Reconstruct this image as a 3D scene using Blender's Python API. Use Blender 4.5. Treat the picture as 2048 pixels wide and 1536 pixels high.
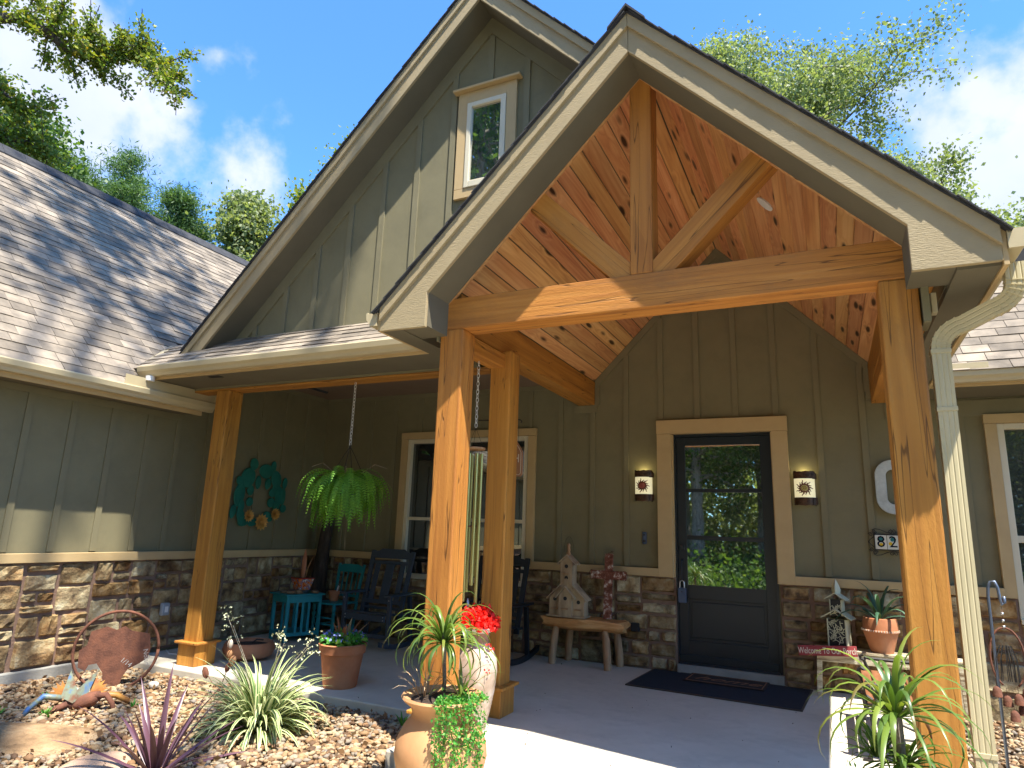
import bpy, math, random
import numpy as np
from mathutils import Vector, Matrix, Euler
R = math.radians
random.seed(7)
scn = bpy.context.scene
for o in list(bpy.data.objects): bpy.data.objects.remove(o)

# ------------------------------------------------------------ camera
CAM = Vector((1.4537, -7.6056, 1.4312))
cr = Vector((0.90273551, 0.42883185, 0.03423211)); cu = Vector((0.06268314, -0.20984303, 0.97572369)); cf = Vector((-0.42560477, 0.87867465, 0.21631329))
cam = bpy.data.cameras.new('camera'); camo = bpy.data.objects.new('camera', cam); scn.collection.objects.link(camo)
m = Matrix((cr, cu, -cf)).transposed().to_4x4(); m.translation = CAM
camo.matrix_world = m
cam.sensor_fit = 'HORIZONTAL'; cam.sensor_width = 36.0; cam.lens = 1312.97 / 2048 * 36
cam.clip_start = 0.05; cam.clip_end = 2000
scn.camera = camo

# ------------------------------------------------------------ light
SUND = Vector((0.46, -0.31, 1.25)).normalized()           # towards the sun
world = bpy.data.worlds.new('World'); scn.world = world; world.use_nodes = True
wn = world.node_tree.nodes; wl = world.node_tree.links; wn.clear()
sky = wn.new('ShaderNodeTexSky'); sky.sky_type = 'NISHITA'; sky.sun_disc = False
sky.sun_elevation = math.asin(SUND.z); sky.sun_rotation = math.atan2(SUND.x, SUND.y)
sky.air_density = 1.0; sky.dust_density = 0.3; sky.ozone_density = 2.5
bg = wn.new('ShaderNodeBackground'); bg.inputs[1].default_value = 0.15
wo = wn.new('ShaderNodeOutputWorld'); wl.new(bg.outputs[0], wo.inputs[0])
tc = wn.new('ShaderNodeTexCoord')
def wmath(op, a, b=None):
    n = wn.new('ShaderNodeMath'); n.operation = op
    for i, x in enumerate((a, b)):
        if x is None: continue
        if hasattr(x, 'is_output'): wl.new(x, n.inputs[i])
        else: n.inputs[i].default_value = x
    return n.outputs[0]
SKYMUL = (0.40, 0.68, 1.00)
tint = wn.new('ShaderNodeMixRGB'); tint.blend_type = 'MULTIPLY'; tint.inputs[0].default_value = 1; tint.inputs[2].default_value = (*SKYMUL, 1)
wl.new(sky.outputs[0], tint.inputs[1])
nz = wn.new('ShaderNodeTexNoise'); nz.inputs['Scale'].default_value = 7.5; nz.inputs['Detail'].default_value = 9; nz.inputs['Roughness'].default_value = 0.56
wl.new(tc.outputs['Generated'], nz.inputs['Vector'])
# cloud banks: direction, angular radius, weight
BANKS = [((-.798,.41,.442),.14,1.0), ((-.753,.474,.456),.10,.95), ((-.716,.536,.446),.085,.95), ((-.764,.439,.472),.10,.9), ((-.72,.468,.51),.06,.75), ((-.785,.47,.40),.12,.8),
         ((-.661,.484,.573),.035,.55), ((-.785,.321,.529),.12,.85), ((.20,.874,.42),.15,1.0), ((.225,.838,.498),.10,.85), ((.149,.86,.485),.06,.8), ((.187,.894,.39),.12,.95), ((.35,.85,.38),.25,.9),
         ((.8,.3,.4),.35,.8), ((.3,-.85,.4),.4,.8), ((-.6,-.7,.4),.35,.8), ((.6,-.6,.6),.25,.6), ((-.93,0,.35),.3,.8)]
acc = None
for d, rad, wgt in BANKS:
    d = Vector(d).normalized()
    vd = wn.new('ShaderNodeVectorMath'); vd.operation = 'DISTANCE'; vd.inputs[1].default_value = d; wl.new(tc.outputs['Generated'], vd.inputs[0])
    x = wmath('MULTIPLY', wmath('SUBTRACT', 1.0, wmath('DIVIDE', vd.outputs['Value'], rad * 1.25)), wgt * 1.15)
    acc = x if acc is None else wmath('MAXIMUM', acc, x)
cl = wmath('ADD', wmath('MINIMUM', wmath('MAXIMUM', acc, -.6), .8), wmath('MULTIPLY', wmath('SUBTRACT', nz.outputs[0], .53), 3.6))
mr = wn.new('ShaderNodeMapRange'); mr.interpolation_type = 'SMOOTHSTEP'; mr.inputs['From Min'].default_value = -.02; mr.inputs['From Max'].default_value = .85
wl.new(cl, mr.inputs['Value'])
nz2 = wn.new('ShaderNodeTexNoise'); nz2.inputs['Scale'].default_value = 9; nz2.inputs['Detail'].default_value = 5
wl.new(tc.outputs['Generated'], nz2.inputs['Vector'])
cc = wn.new('ShaderNodeMixRGB'); cc.inputs[1].default_value = (1.65, 1.9, 2.45, 1); cc.inputs[2].default_value = (2.6, 2.65, 2.8, 1); wl.new(nz2.outputs[0], cc.inputs[0])
mx = wn.new('ShaderNodeMixRGB'); wl.new(wmath('MULTIPLY', mr.outputs[0], .93), mx.inputs[0]); wl.new(tint.outputs[0], mx.inputs[1]); wl.new(cc.outputs[0], mx.inputs[2])
wl.new(mx.outputs[0], bg.inputs[0])
sun = bpy.data.lights.new('sun', 'SUN'); sun.energy = 4.3; sun.angle = R(0.5); sun.color = (1, .95, .86)
suno = bpy.data.objects.new('sun', sun); scn.collection.objects.link(suno); suno.rotation_euler = SUND.to_track_quat('Z', 'Y').to_euler()
scn.view_settings.view_transform = 'Standard'; scn.view_settings.look = 'None'; scn.view_settings.gamma = 1
scn.view_settings.use_curve_mapping = False; scn.view_settings.exposure = 1.6

# ------------------------------------------------------------ materials
MATS = {}
def mat(name, cols, scale=4, stretch=(1, 1, 1), rough=.75, bump=.15, bscale=60, bstretch=None, detail=6, rand=0.0, metal=0, trans=0, spec=.4, attr=None, knots=0, dirt=0, dirtcol=(.05, .04, .03), contrast=(.3, .7), distort=0, bdetail=4, bdist=.01):
    m = bpy.data.materials.new(name); m.use_nodes = True; n = m.node_tree.nodes; l = m.node_tree.links; n.clear()
    out = n.new('ShaderNodeOutputMaterial'); p = n.new('ShaderNodeBsdfPrincipled')
    p.inputs['Roughness'].default_value = rough; p.inputs['Metallic'].default_value = metal; p.inputs['Specular IOR Level'].default_value = spec
    t = n.new('ShaderNodeTexCoord'); oi = n.new('ShaderNodeObjectInfo')
    vec = t.outputs['Object']
    if rand:
        va = n.new('ShaderNodeVectorMath'); va.operation = 'MULTIPLY_ADD'; l.new(oi.outputs['Random'], va.inputs[0]); va.inputs[1].default_value = (37, 53, 71); l.new(vec, va.inputs[2]); vec = va.outputs[0]
    mp = n.new('ShaderNodeMapping'); mp.inputs['Scale'].default_value = stretch; l.new(vec, mp.inputs['Vector'])
    nz = n.new('ShaderNodeTexNoise'); nz.inputs['Scale'].default_value = scale; nz.inputs['Detail'].default_value = detail; nz.inputs['Distortion'].default_value = distort; nz.inputs['Roughness'].default_value = .6
    l.new(mp.outputs[0], nz.inputs['Vector'])
    rp = n.new('ShaderNodeValToRGB'); e = rp.color_ramp.elements
    k = len(cols)
    for i, c in enumerate(cols):
        pos = contrast[0] + (contrast[1] - contrast[0]) * i / max(1, k - 1)
        el = e[i] if i < 2 else e.new(pos)
        el.position = pos; el.color = (*c, 1)
    if k == 1: e[1].color = (*cols[0], 1)
    src = nz.outputs[0]
    if attr:
        at = n.new('ShaderNodeAttribute'); at.attribute_name = attr; src = at.outputs['Fac']
    l.new(src, rp.inputs[0]); col = rp.outputs[0]
    if knots:
        mk = n.new('ShaderNodeMapping'); mk.inputs['Scale'].default_value = tuple(a * b for a, b in zip((1, 1, 1), stretch)); l.new(vec, mk.inputs['Vector'])
        sm = n.new('ShaderNodeMapping'); s = stretch; big = max(s); sm.inputs['Scale'].default_value = tuple(1.6 if a < big * .5 else 3.4 for a in s); l.new(vec, sm.inputs['Vector'])
        vo = n.new('ShaderNodeTexVoronoi'); vo.inputs['Scale'].default_value = knots; l.new(sm.outputs[0], vo.inputs['Vector'])
        kr = n.new('ShaderNodeMapRange'); kr.inputs['From Min'].default_value = .10; kr.inputs['From Max'].default_value = .17; l.new(vo.outputs['Distance'], kr.inputs['Value'])
        mk2 = n.new('ShaderNodeMixRGB'); mk2.inputs[1].default_value = (.045, .018, .008, 1); l.new(kr.outputs[0], mk2.inputs[0]); l.new(col, mk2.inputs[2]); col = mk2.outputs[0]
    if dirt:
        dn = n.new('ShaderNodeTexNoise'); dn.inputs['Scale'].default_value = 3.1; dn.inputs['Detail'].default_value = 8; dn.inputs['Roughness'].default_value = .7; l.new(vec, dn.inputs['Vector'])
        dr = n.new('ShaderNodeMapRange'); dr.inputs['From Min'].default_value = .48; dr.inputs['From Max'].default_value = .75; dr.inputs['To Max'].default_value = dirt; l.new(dn.outputs[0], dr.inputs['Value'])
        dm = n.new('ShaderNodeMixRGB'); dm.inputs[2].default_value = (*dirtcol, 1); l.new(dr.outputs[0], dm.inputs[0]); l.new(col, dm.inputs[1]); col = dm.outputs[0]
    if rand:
        hs = n.new('ShaderNodeHueSaturation'); rr = n.new('ShaderNodeMapRange'); rr.inputs['To Min'].default_value = 1 - rand; rr.inputs['To Max'].default_value = 1 + rand; l.new(oi.outputs['Random'], rr.inputs['Value']); l.new(rr.outputs[0], hs.inputs['Value']); l.new(col, hs.inputs['Color']); col = hs.outputs[0]
    l.new(col, p.inputs['Base Color'])
    if bump:
        bm_ = n.new('ShaderNodeMapping'); bm_.inputs['Scale'].default_value = bstretch or stretch; l.new(vec, bm_.inputs['Vector'])
        b2 = n.new('ShaderNodeTexNoise'); b2.inputs['Scale'].default_value = bscale; b2.inputs['Detail'].default_value = bdetail; b2.inputs['Roughness'].default_value = .65; l.new(bm_.outputs[0], b2.inputs['Vector'])
        bp = n.new('ShaderNodeBump'); bp.inputs['Strength'].default_value = min(1, bump); bp.inputs['Distance'].default_value = bdist; l.new(b2.outputs[0], bp.inputs['Height']); l.new(bp.outputs[0], p.inputs['Normal'])
    if trans:
        tr = n.new('ShaderNodeBsdfTranslucent'); mxs = n.new('ShaderNodeMixShader'); mxs.inputs[0].default_value = trans
        gm = n.new('ShaderNodeMixRGB'); gm.blend_type = 'MULTIPLY'; gm.inputs[0].default_value = 1; gm.inputs[2].default_value = (1.6, 1.7, .7, 1); l.new(col, gm.inputs[1]); l.new(gm.outputs[0], tr.inputs[0])
        l.new(p.outputs[0], mxs.inputs[1]); l.new(tr.outputs[0], mxs.inputs[2]); l.new(mxs.outputs[0], out.inputs[0])
    else: l.new(p.outputs[0], out.inputs[0])
    MATS[name] = m; return m

OL = [(.180, .158, .086), (.212, .187, .103)]
siding = mat('olive_siding', OL, scale=2, rough=.8, bump=.25, bscale=90, bstretch=(1, 1, .12), dirt=.35, dirtcol=(.11, .10, .062), bdist=.004)
oliveb = mat('olive_trim_paint', [(.180, .158, .088), (.212, .187, .105)], scale=3, rough=.8, bump=.12, bscale=80, bdist=.003)
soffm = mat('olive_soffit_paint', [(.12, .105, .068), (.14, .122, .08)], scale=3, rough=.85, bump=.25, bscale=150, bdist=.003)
tan = mat('tan_trim_paint', [(.47, .33, .155), (.53, .38, .185)], scale=3, rough=.7, bump=.08, bscale=60, dirt=.12, dirtcol=(.25, .19, .1), bdist=.003)
rake = mat('textured_fascia_paint', [(.34, .265, .145), (.39, .305, .17)], scale=3, rough=.75, bump=.55, bscale=34, bstretch=(1, 3, 5), bdist=.006, dirt=.12, dirtcol=(.22, .19, .11))
gutm = mat('tan_gutter_metal', [(.46, .38, .22), (.52, .43, .26)], scale=2, rough=.42, bump=.03, dirt=.15, dirtcol=(.22, .18, .1))
dspm = mat('cream_downspout_metal', [(.50, .43, .25), (.56, .48, .285)], scale=2, rough=.4, bump=.03, dirt=.12, dirtcol=(.3, .27, .17))
WC = [(.30, .09, .012), (.49, .175, .022), (.56, .22, .032)]
woodx = mat('stained_timber', WC, scale=3, stretch=(.5, 9, 9), rough=.62, bump=.8, bscale=14, bstretch=(1.2, 10, 10), rand=.10, knots=0, dirt=.35, dirtcol=(.16, .075, .03), contrast=(.25, .7), distort=.6, bdist=.006)
pine = mat('knotty_pine', [(.22, .055, .018), (.36, .125, .04), (.50, .215, .078), (.58, .29, .125)], scale=1.7, stretch=(8, .55, 8), rough=.42, bump=.25, bscale=14, rand=.30, knots=1.35, contrast=(.30, .66), distort=1.4, bdist=.003)
ceilm = mat('porch_ceiling_board', [(.22, .15, .10), (.25, .175, .12)], scale=2, rough=.9, bump=.1)
def stone_mat():
    m = mat('ledge_stone', [(.10, .065, .038), (.25, .16, .075), (.38, .265, .13), (.48, .385, .23)], scale=7, rough=.92, bump=1.0, bscale=16, rand=.34, dirt=.65, dirtcol=(.26, .095, .022), contrast=(.36, .66), bdetail=8, bdist=.03, detail=9, spec=.12)
    n = m.node_tree.nodes; l = m.node_tree.links; hs = [x for x in n if x.type == 'HUE_SAT'][0]; oi = [x for x in n if x.type == 'OBJECT_INFO'][0]
    f1 = n.new('ShaderNodeMath'); f1.operation = 'MULTIPLY'; f1.inputs[1].default_value = 17.3; l.new(oi.outputs['Random'], f1.inputs[0]); f2 = n.new('ShaderNodeMath'); f2.operation = 'FRACT'; l.new(f1.outputs[0], f2.inputs[0])
    r1 = n.new('ShaderNodeMapRange'); r1.inputs['To Min'].default_value = .495; r1.inputs['To Max'].default_value = .522; l.new(f2.outputs[0], r1.inputs['Value']); l.new(r1.outputs[0], hs.inputs['Hue'])
    r2 = n.new('ShaderNodeMapRange'); r2.inputs['To Min'].default_value = 1.1; r2.inputs['To Max'].default_value = .75; l.new(f2.outputs[0], r2.inputs['Value']); l.new(r2.outputs[0], hs.inputs['Saturation'])
    return m
stonem = stone_mat()
mortar = mat('pinkish_mortar', [(.19, .115, .078), (.26, .165, .115)], scale=12, rough=.95, bump=.6, bscale=60, bdist=.01)
shing = mat('asphalt_shingle', [(.13, .108, .082), (.30, .245, .18)], scale=5, rough=.95, bump=.5, bscale=220, rand=.30, bdist=.003, detail=9)
shing2 = mat('shingle_edge', [(.03, .03, .035), (.06, .06, .06)], scale=9, rough=.95, bump=.4, bscale=200)
conc = mat('porch_concrete', [(.50, .45, .35), (.60, .545, .435)], scale=1.5, rough=.8, bump=.12, bscale=80, dirt=.55, dirtcol=(.34, .31, .24), detail=10, bdist=.003)
found = mat('foundation_concrete', [(.25, .24, .21), (.34, .33, .29)], scale=5, rough=.95, bump=.4, bscale=50)
dirtm = mat('leaf_litter_soil', [(.06, .04, .022), (.12, .08, .045), (.17, .12, .07)], scale=6, rough=1, bump=.8, bscale=40, detail=10, bdist=.02)
ltn = mat('forest_floor', [(.05, .05, .02), (.11, .10, .045), (.16, .15, .06)], scale=.6, rough=1, bump=.6, bscale=9, detail=10)
pebm = mat('river_gravel', [(.08, .045, .025), (.22, .12, .055), (.34, .22, .11), (.42, .33, .20), (.20, .17, .14), (.46, .30, .16)], attr='c', contrast=(0, 1), rough=.8, bump=.3, bscale=70)
black = mat('black_door_paint', [(.013, .018, .021), (.018, .024, .028)], scale=2, rough=.38, bump=.03)
cream = mat('cream_window_vinyl', [(.62, .56, .40), (.68, .61, .45)], scale=2, rough=.5, bump=0)
ironm = mat('black_wrought_iron', [(.012, .011, .010), (.03, .025, .02)], scale=20, rough=.55, bump=.2)
terra = mat('terracotta', [(.36, .13, .055), (.48, .20, .09)], scale=4, rough=.8, bump=.12, bscale=50, dirt=.35, dirtcol=(.50, .33, .20), bdist=.004)
terra2 = mat('weathered_clay_urn', [(.44, .21, .085), (.58, .31, .14)], scale=3, stretch=(1, 1, .4), rough=.7, bump=.2, bscale=30, dirt=.45, dirtcol=(.50, .40, .22), bdist=.004)
vasem = mat('whitewashed_clay', [(.30, .20, .14), (.44, .33, .24), (.58, .50, .42)], scale=5, rough=.45, bump=.25, bscale=30, detail=10, contrast=(.35, .62), bdist=.004)
soil = mat('potting_soil', [(.02, .014, .01), (.07, .045, .03)], scale=40, rough=1, bump=1, bscale=60)
teal = mat('turquoise_paint', [(.012, .20, .215), (.018, .26, .27)], scale=5, rough=.45, bump=.08, bscale=50)
navy = mat('slate_blue_plastic', [(.035, .048, .062), (.05, .066, .085)], scale=4, rough=.5, bump=.05)
darkc = mat('black_plastic', [(.010, .012, .015), (.015, .017, .02)], scale=4, rough=.5, bump=.05)
steel = mat('galvanised_steel', [(.5, .5, .5), (.65, .65, .63)], scale=9, rough=.35, metal=.9, bump=.05)
bluest = mat('blue_grey_steel', [(.09, .12, .17), (.14, .17, .22)], scale=9, rough=.35, metal=.5, bump=.05)
brass = mat('brass_tube', [(.48, .40, .13), (.60, .52, .20)], scale=2, rough=.28, metal=.75, bump=0)
rust = mat('rusty_iron', [(.07, .028, .018), (.15, .06, .035), (.22, .085, .045)], scale=9, rough=.9, bump=.5, bscale=60, detail=9)
copper = mat('aged_copper', [(.03, .018, .012), (.13, .065, .035)], scale=26, rough=.45, metal=.5, bump=.4, bscale=50)
cactm = mat('green_patina_metal', [(.010, .12, .085), (.018, .18, .13)], scale=10, rough=.5, bump=.1, metal=.1)
ochre = mat('ochre_petal', [(.50, .25, .05), (.65, .38, .10)], scale=20, rough=.6, bump=0)
greyw = mat('weathered_wood', [(.24, .16, .09), (.44, .31, .18), (.54, .40, .24)], scale=5, stretch=(2, 2, .5), rough=.9, bump=.5, bscale=40, bdist=.004)
logm = mat('peeled_log', [(.36, .13, .035), (.60, .27, .08), (.70, .38, .15)], scale=4, stretch=(.6, 5, 5), rough=.6, bump=.4, bscale=20, contrast=(.3, .65), distort=1, bdist=.006)
logv = mat('log_leg_wood', [(.30, .15, .07), (.50, .30, .15)], scale=6, stretch=(4, 4, .6), rough=.7, bump=.4, bscale=20)
crossm = mat('chipped_red_wood', [(.13, .04, .02), (.24, .085, .05), (.62, .55, .45)], scale=22, rough=.9, bump=.8, bscale=40, contrast=(.38, .66), detail=9, bdist=.006)
whitew = mat('whitewashed_bench', [(.16, .10, .05), (.44, .37, .24), (.56, .50, .35)], scale=6, stretch=(.8, 6, 8), rough=.9, bump=.6, bscale=30, contrast=(.34, .6), detail=10)
whtin = mat('cream_painted_tin', [(.50, .49, .33), (.62, .60, .43)], scale=5, rough=.6, bump=.05)
redp = mat('red_sign_paint', [(.22, .03, .03), (.30, .045, .045)], scale=14, rough=.8, bump=.2)
ltr = mat('cream_lettering', [(.60, .52, .40), (.66, .58, .46)], scale=8, rough=.7, bump=0)
ltrdark = mat('dark_glaze', [(.008, .012, .02), (.012, .018, .03)], scale=8, rough=.2, bump=0)
tilew = mat('white_tile', [(.62, .60, .50), (.70, .68, .58)], scale=8, rough=.2, bump=0)
tileb = mat('teal_glaze', [(.02, .12, .14), (.04, .2, .2)], scale=8, rough=.2, bump=0)
tiley = mat('yellow_glaze', [(.65, .40, .02), (.7, .5, .05)], scale=8, rough=.2, bump=0)
letO = mat('chalky_white_metal', [(.42, .46, .44), (.56, .60, .57)], scale=18, rough=.8, bump=.2, dirt=.5, dirtcol=(.2, .18, .15))
mat1 = mat('black_rubber_mat', [(.012, .014, .022), (.02, .024, .034)], scale=30, rough=.95, bump=.8, bscale=180)
mat2 = mat('brown_coir_mat', [(.022, .014, .012), (.04, .025, .018)], scale=30, rough=1, bump=.6, bscale=140)
matl = mat('tan_mat_print', [(.20, .09, .04), (.26, .12, .055)], scale=30, rough=1, bump=.3)
bark = mat('tree_bark', [(.05, .038, .026), (.13, .10, .075), (.20, .165, .13)], scale=9, stretch=(2, 2, .5), rough=1, bump=1, bscale=14, detail=9, bdist=.03)
trunkd = mat('dark_bark', [(.025, .018, .013), (.085, .06, .045)], scale=9, stretch=(2, 2, .5), rough=1, bump=1, bscale=18, detail=9, bdist=.02)
LEAF = dict(rough=.5, bump=0, spec=.35)
leafoak = mat('oak_leaf', [(.08, .14, .025), (.15, .21, .03), (.28, .28, .035), (.36, .22, .025)], attr='c', contrast=(.0, 1.05), trans=.35, **LEAF)
leafdk = mat('deep_green_leaf', [(.04, .09, .018), (.09, .16, .03), (.16, .21, .035)], attr='c', contrast=(0, 1), trans=.35, **LEAF)
leafpale = mat('pale_green_leaf', [(.14, .18, .08), (.22, .26, .12), (.32, .32, .17)], attr='c', contrast=(0, 1), trans=.4, **LEAF)
leafpine = mat('pine_needle', [(.07, .14, .045), (.13, .21, .075)], attr='c', contrast=(0, 1), trans=.3, **LEAF)
fernm = mat('fern_green', [(.07, .19, .02), (.15, .33, .035), (.27, .44, .06)], attr='c', contrast=(0, 1), trans=.4, **LEAF)
blade = mat('dracaena_blade', [(.05, .10, .025), (.09, .16, .03), (.19, .24, .04), (.12, .05, .03)], attr='c', contrast=(0, 1.05), trans=.25, rough=.35, bump=0, spec=.5)
purple = mat('purple_cordyline', [(.085, .035, .055), (.17, .085, .11)], attr='c', contrast=(0, 1), trans=.12, rough=.35, bump=0, spec=.5)
greenlt = mat('bright_green_leaf', [(.03, .20, .03), (.09, .30, .05), (.25, .38, .05)], attr='c', contrast=(0, 1), trans=.3, **LEAF)
agave = mat('agave_green', [(.03, .085, .045), (.07, .14, .08)], attr='c', contrast=(0, 1), rough=.5, bump=0, trans=.1)
redfl = mat('red_petal', [(.50, .008, .006), (.85, .02, .012), (.9, .07, .05)], attr='c', contrast=(0, 1), trans=.25, rough=.6, bump=0)
bluefl = mat('blue_petal', [(.10, .13, .40), (.22, .27, .55)], attr='c', contrast=(0, 1), rough=.6, bump=0)
rustleaf = mat('rust_metal_leaf', [(.20, .07, .03), (.42, .15, .05), (.30, .26, .14)], attr='c', contrast=(0, 1), rough=.5, bump=0)
palefl = mat('pale_flower', [(.5, .5, .25), (.6, .6, .4)], attr='c', contrast=(0, 1), rough=.6, bump=0)
rockm = mat('sandstone_boulder', [(.12, .07, .035), (.32, .20, .10), (.46, .33, .19)], scale=4, stretch=(1, 1, 4), rough=.95, bump=1, bscale=12, detail=10, bdist=.04)
rockp = mat('pink_boulder', [(.42, .27, .18), (.58, .40, .28)], scale=3, rough=.95, bump=.8, bscale=12, bdist=.03)
blueph = mat('blue_patina_metal', [(.20, .09, .05), (.22, .26, .18), (.06, .16, .40)], scale=7, rough=.5, bump=.1, metal=.2, contrast=(.38, .62))
orangem = mat('orange_patina_metal', [(.30, .10, .04), (.62, .30, .06)], scale=12, rough=.5, bump=.1)
plastic = mat('grey_plastic', [(.30, .33, .36), (.36, .4, .42)], scale=5, rough=.4, bump=0)
whitep = mat('white_plastic', [(.7, .7, .68), (.75, .75, .72)], scale=5, rough=.5, bump=0)
lockm = mat('blue_grey_lock', [(.05, .08, .13), (.07, .10, .16)], scale=5, rough=.4, bump=0)
slat = mat('varnished_bench_slat', [(.20, .08, .035), (.33, .15, .07)], scale=5, stretch=(8, .8, 8), rough=.35, bump=.2)
talav = mat('talavera_glaze', [(.45, .04, .015), (.75, .25, .03), (.04, .06, .2), (.7, .6, .4)], scale=26, rough=.25, bump=0, contrast=(.36, .68), detail=2)
pinkst = mat('flat_table_stone', [(.14, .09, .05), (.26, .18, .10)], scale=9, rough=.9, bump=.5)
sunm = mat('rusty_sun_cutout', [(.10, .025, .01), (.22, .07, .025)], scale=20, rough=.6, bump=.2)
signw = mat('brown_sign_wood', [(.24, .11, .05), (.34, .17, .08)], scale=8, rough=.8, bump=.2)
def varieg():
    m = bpy.data.materials.new('variegated_blade'); m.use_nodes = True; n = m.node_tree.nodes; l = m.node_tree.links
    p = n['Principled BSDF']; p.inputs['Roughness'].default_value = .4
    a = n.new('ShaderNodeAttribute'); a.attribute_name = 'w'; c = n.new('ShaderNodeAttribute'); c.attribute_name = 'c'
    ab = n.new('ShaderNodeMath'); ab.operation = 'ABSOLUTE'; l.new(a.outputs['Fac'], ab.inputs[0])
    rp = n.new('ShaderNodeValToRGB'); rp.color_ramp.elements[0].position = .36; rp.color_ramp.elements[1].position = .5
    rp.color_ramp.elements[0].color = (.14, .25, .07, 1); rp.color_ramp.elements[1].color = (.74, .76, .38, 1)
    l.new(ab.outputs[0], rp.inputs[0]); hs = n.new('ShaderNodeHueSaturation'); mr = n.new('ShaderNodeMapRange'); mr.inputs['To Min'].default_value = .65; mr.inputs['To Max'].default_value = 1.1
    l.new(c.outputs['Fac'], mr.inputs['Value']); l.new(mr.outputs[0], hs.inputs['Value']); l.new(rp.outputs[0], hs.inputs['Color']); l.new(hs.outputs[0], p.inputs['Base Color'])
    tr = n.new('ShaderNodeBsdfTranslucent'); l.new(hs.outputs[0], tr.inputs[0]); ms = n.new('ShaderNodeMixShader'); ms.inputs[0].default_value = .3
    l.new(p.outputs[0], ms.inputs[1]); l.new(tr.outputs[0], ms.inputs[2]); l.new(ms.outputs[0], n['Material Output'].inputs[0]); return m
variegm = varieg()
def glassy(name, f=.32):
    m = bpy.data.materials.new(name); m.use_nodes = True; n = m.node_tree.nodes; l = m.node_tree.links
    p = n['Principled BSDF']; p.inputs['Base Color'].default_value = (.006, .008, .010, 1); p.inputs['Roughness'].default_value = .6  # near-black body stands in for the dark rooms behind the pane
    g = n.new('ShaderNodeBsdfGlossy'); g.inputs['Roughness'].default_value = .015; g.inputs['Color'].default_value = (.92, .97, .95, 1)
    t = n.new('ShaderNodeTexCoord'); z = n.new('ShaderNodeTexNoise'); z.inputs['Scale'].default_value = 1.6; l.new(t.outputs['Object'], z.inputs['Vector'])
    b = n.new('ShaderNodeBump'); b.inputs['Strength'].default_value = .05; b.inputs['Distance'].default_value = .02; l.new(z.outputs[0], b.inputs['Height']); l.new(b.outputs[0], g.inputs['Normal'])
    ms = n.new('ShaderNodeMixShader'); ms.inputs[0].default_value = f
    l.new(p.outputs[0], ms.inputs[1]); l.new(g.outputs[0], ms.inputs[2]); l.new(ms.outputs[0], n['Material Output'].inputs[0]); return m
glass = glassy('dark_window_glass', .2); glassd = glassy('door_glass', .55)
def emis(name, col, s):
    m = bpy.data.materials.new(name); m.use_nodes = True; p = m.node_tree.nodes['Principled BSDF']
    p.inputs['Base Color'].default_value = (*col, 1); p.inputs['Emission Color'].default_value = (*col, 1); p.inputs['Emission Strength'].default_value = s; return m
glow = emis('lit_lamp_glass', (.80, .72, .44), .22)

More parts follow.
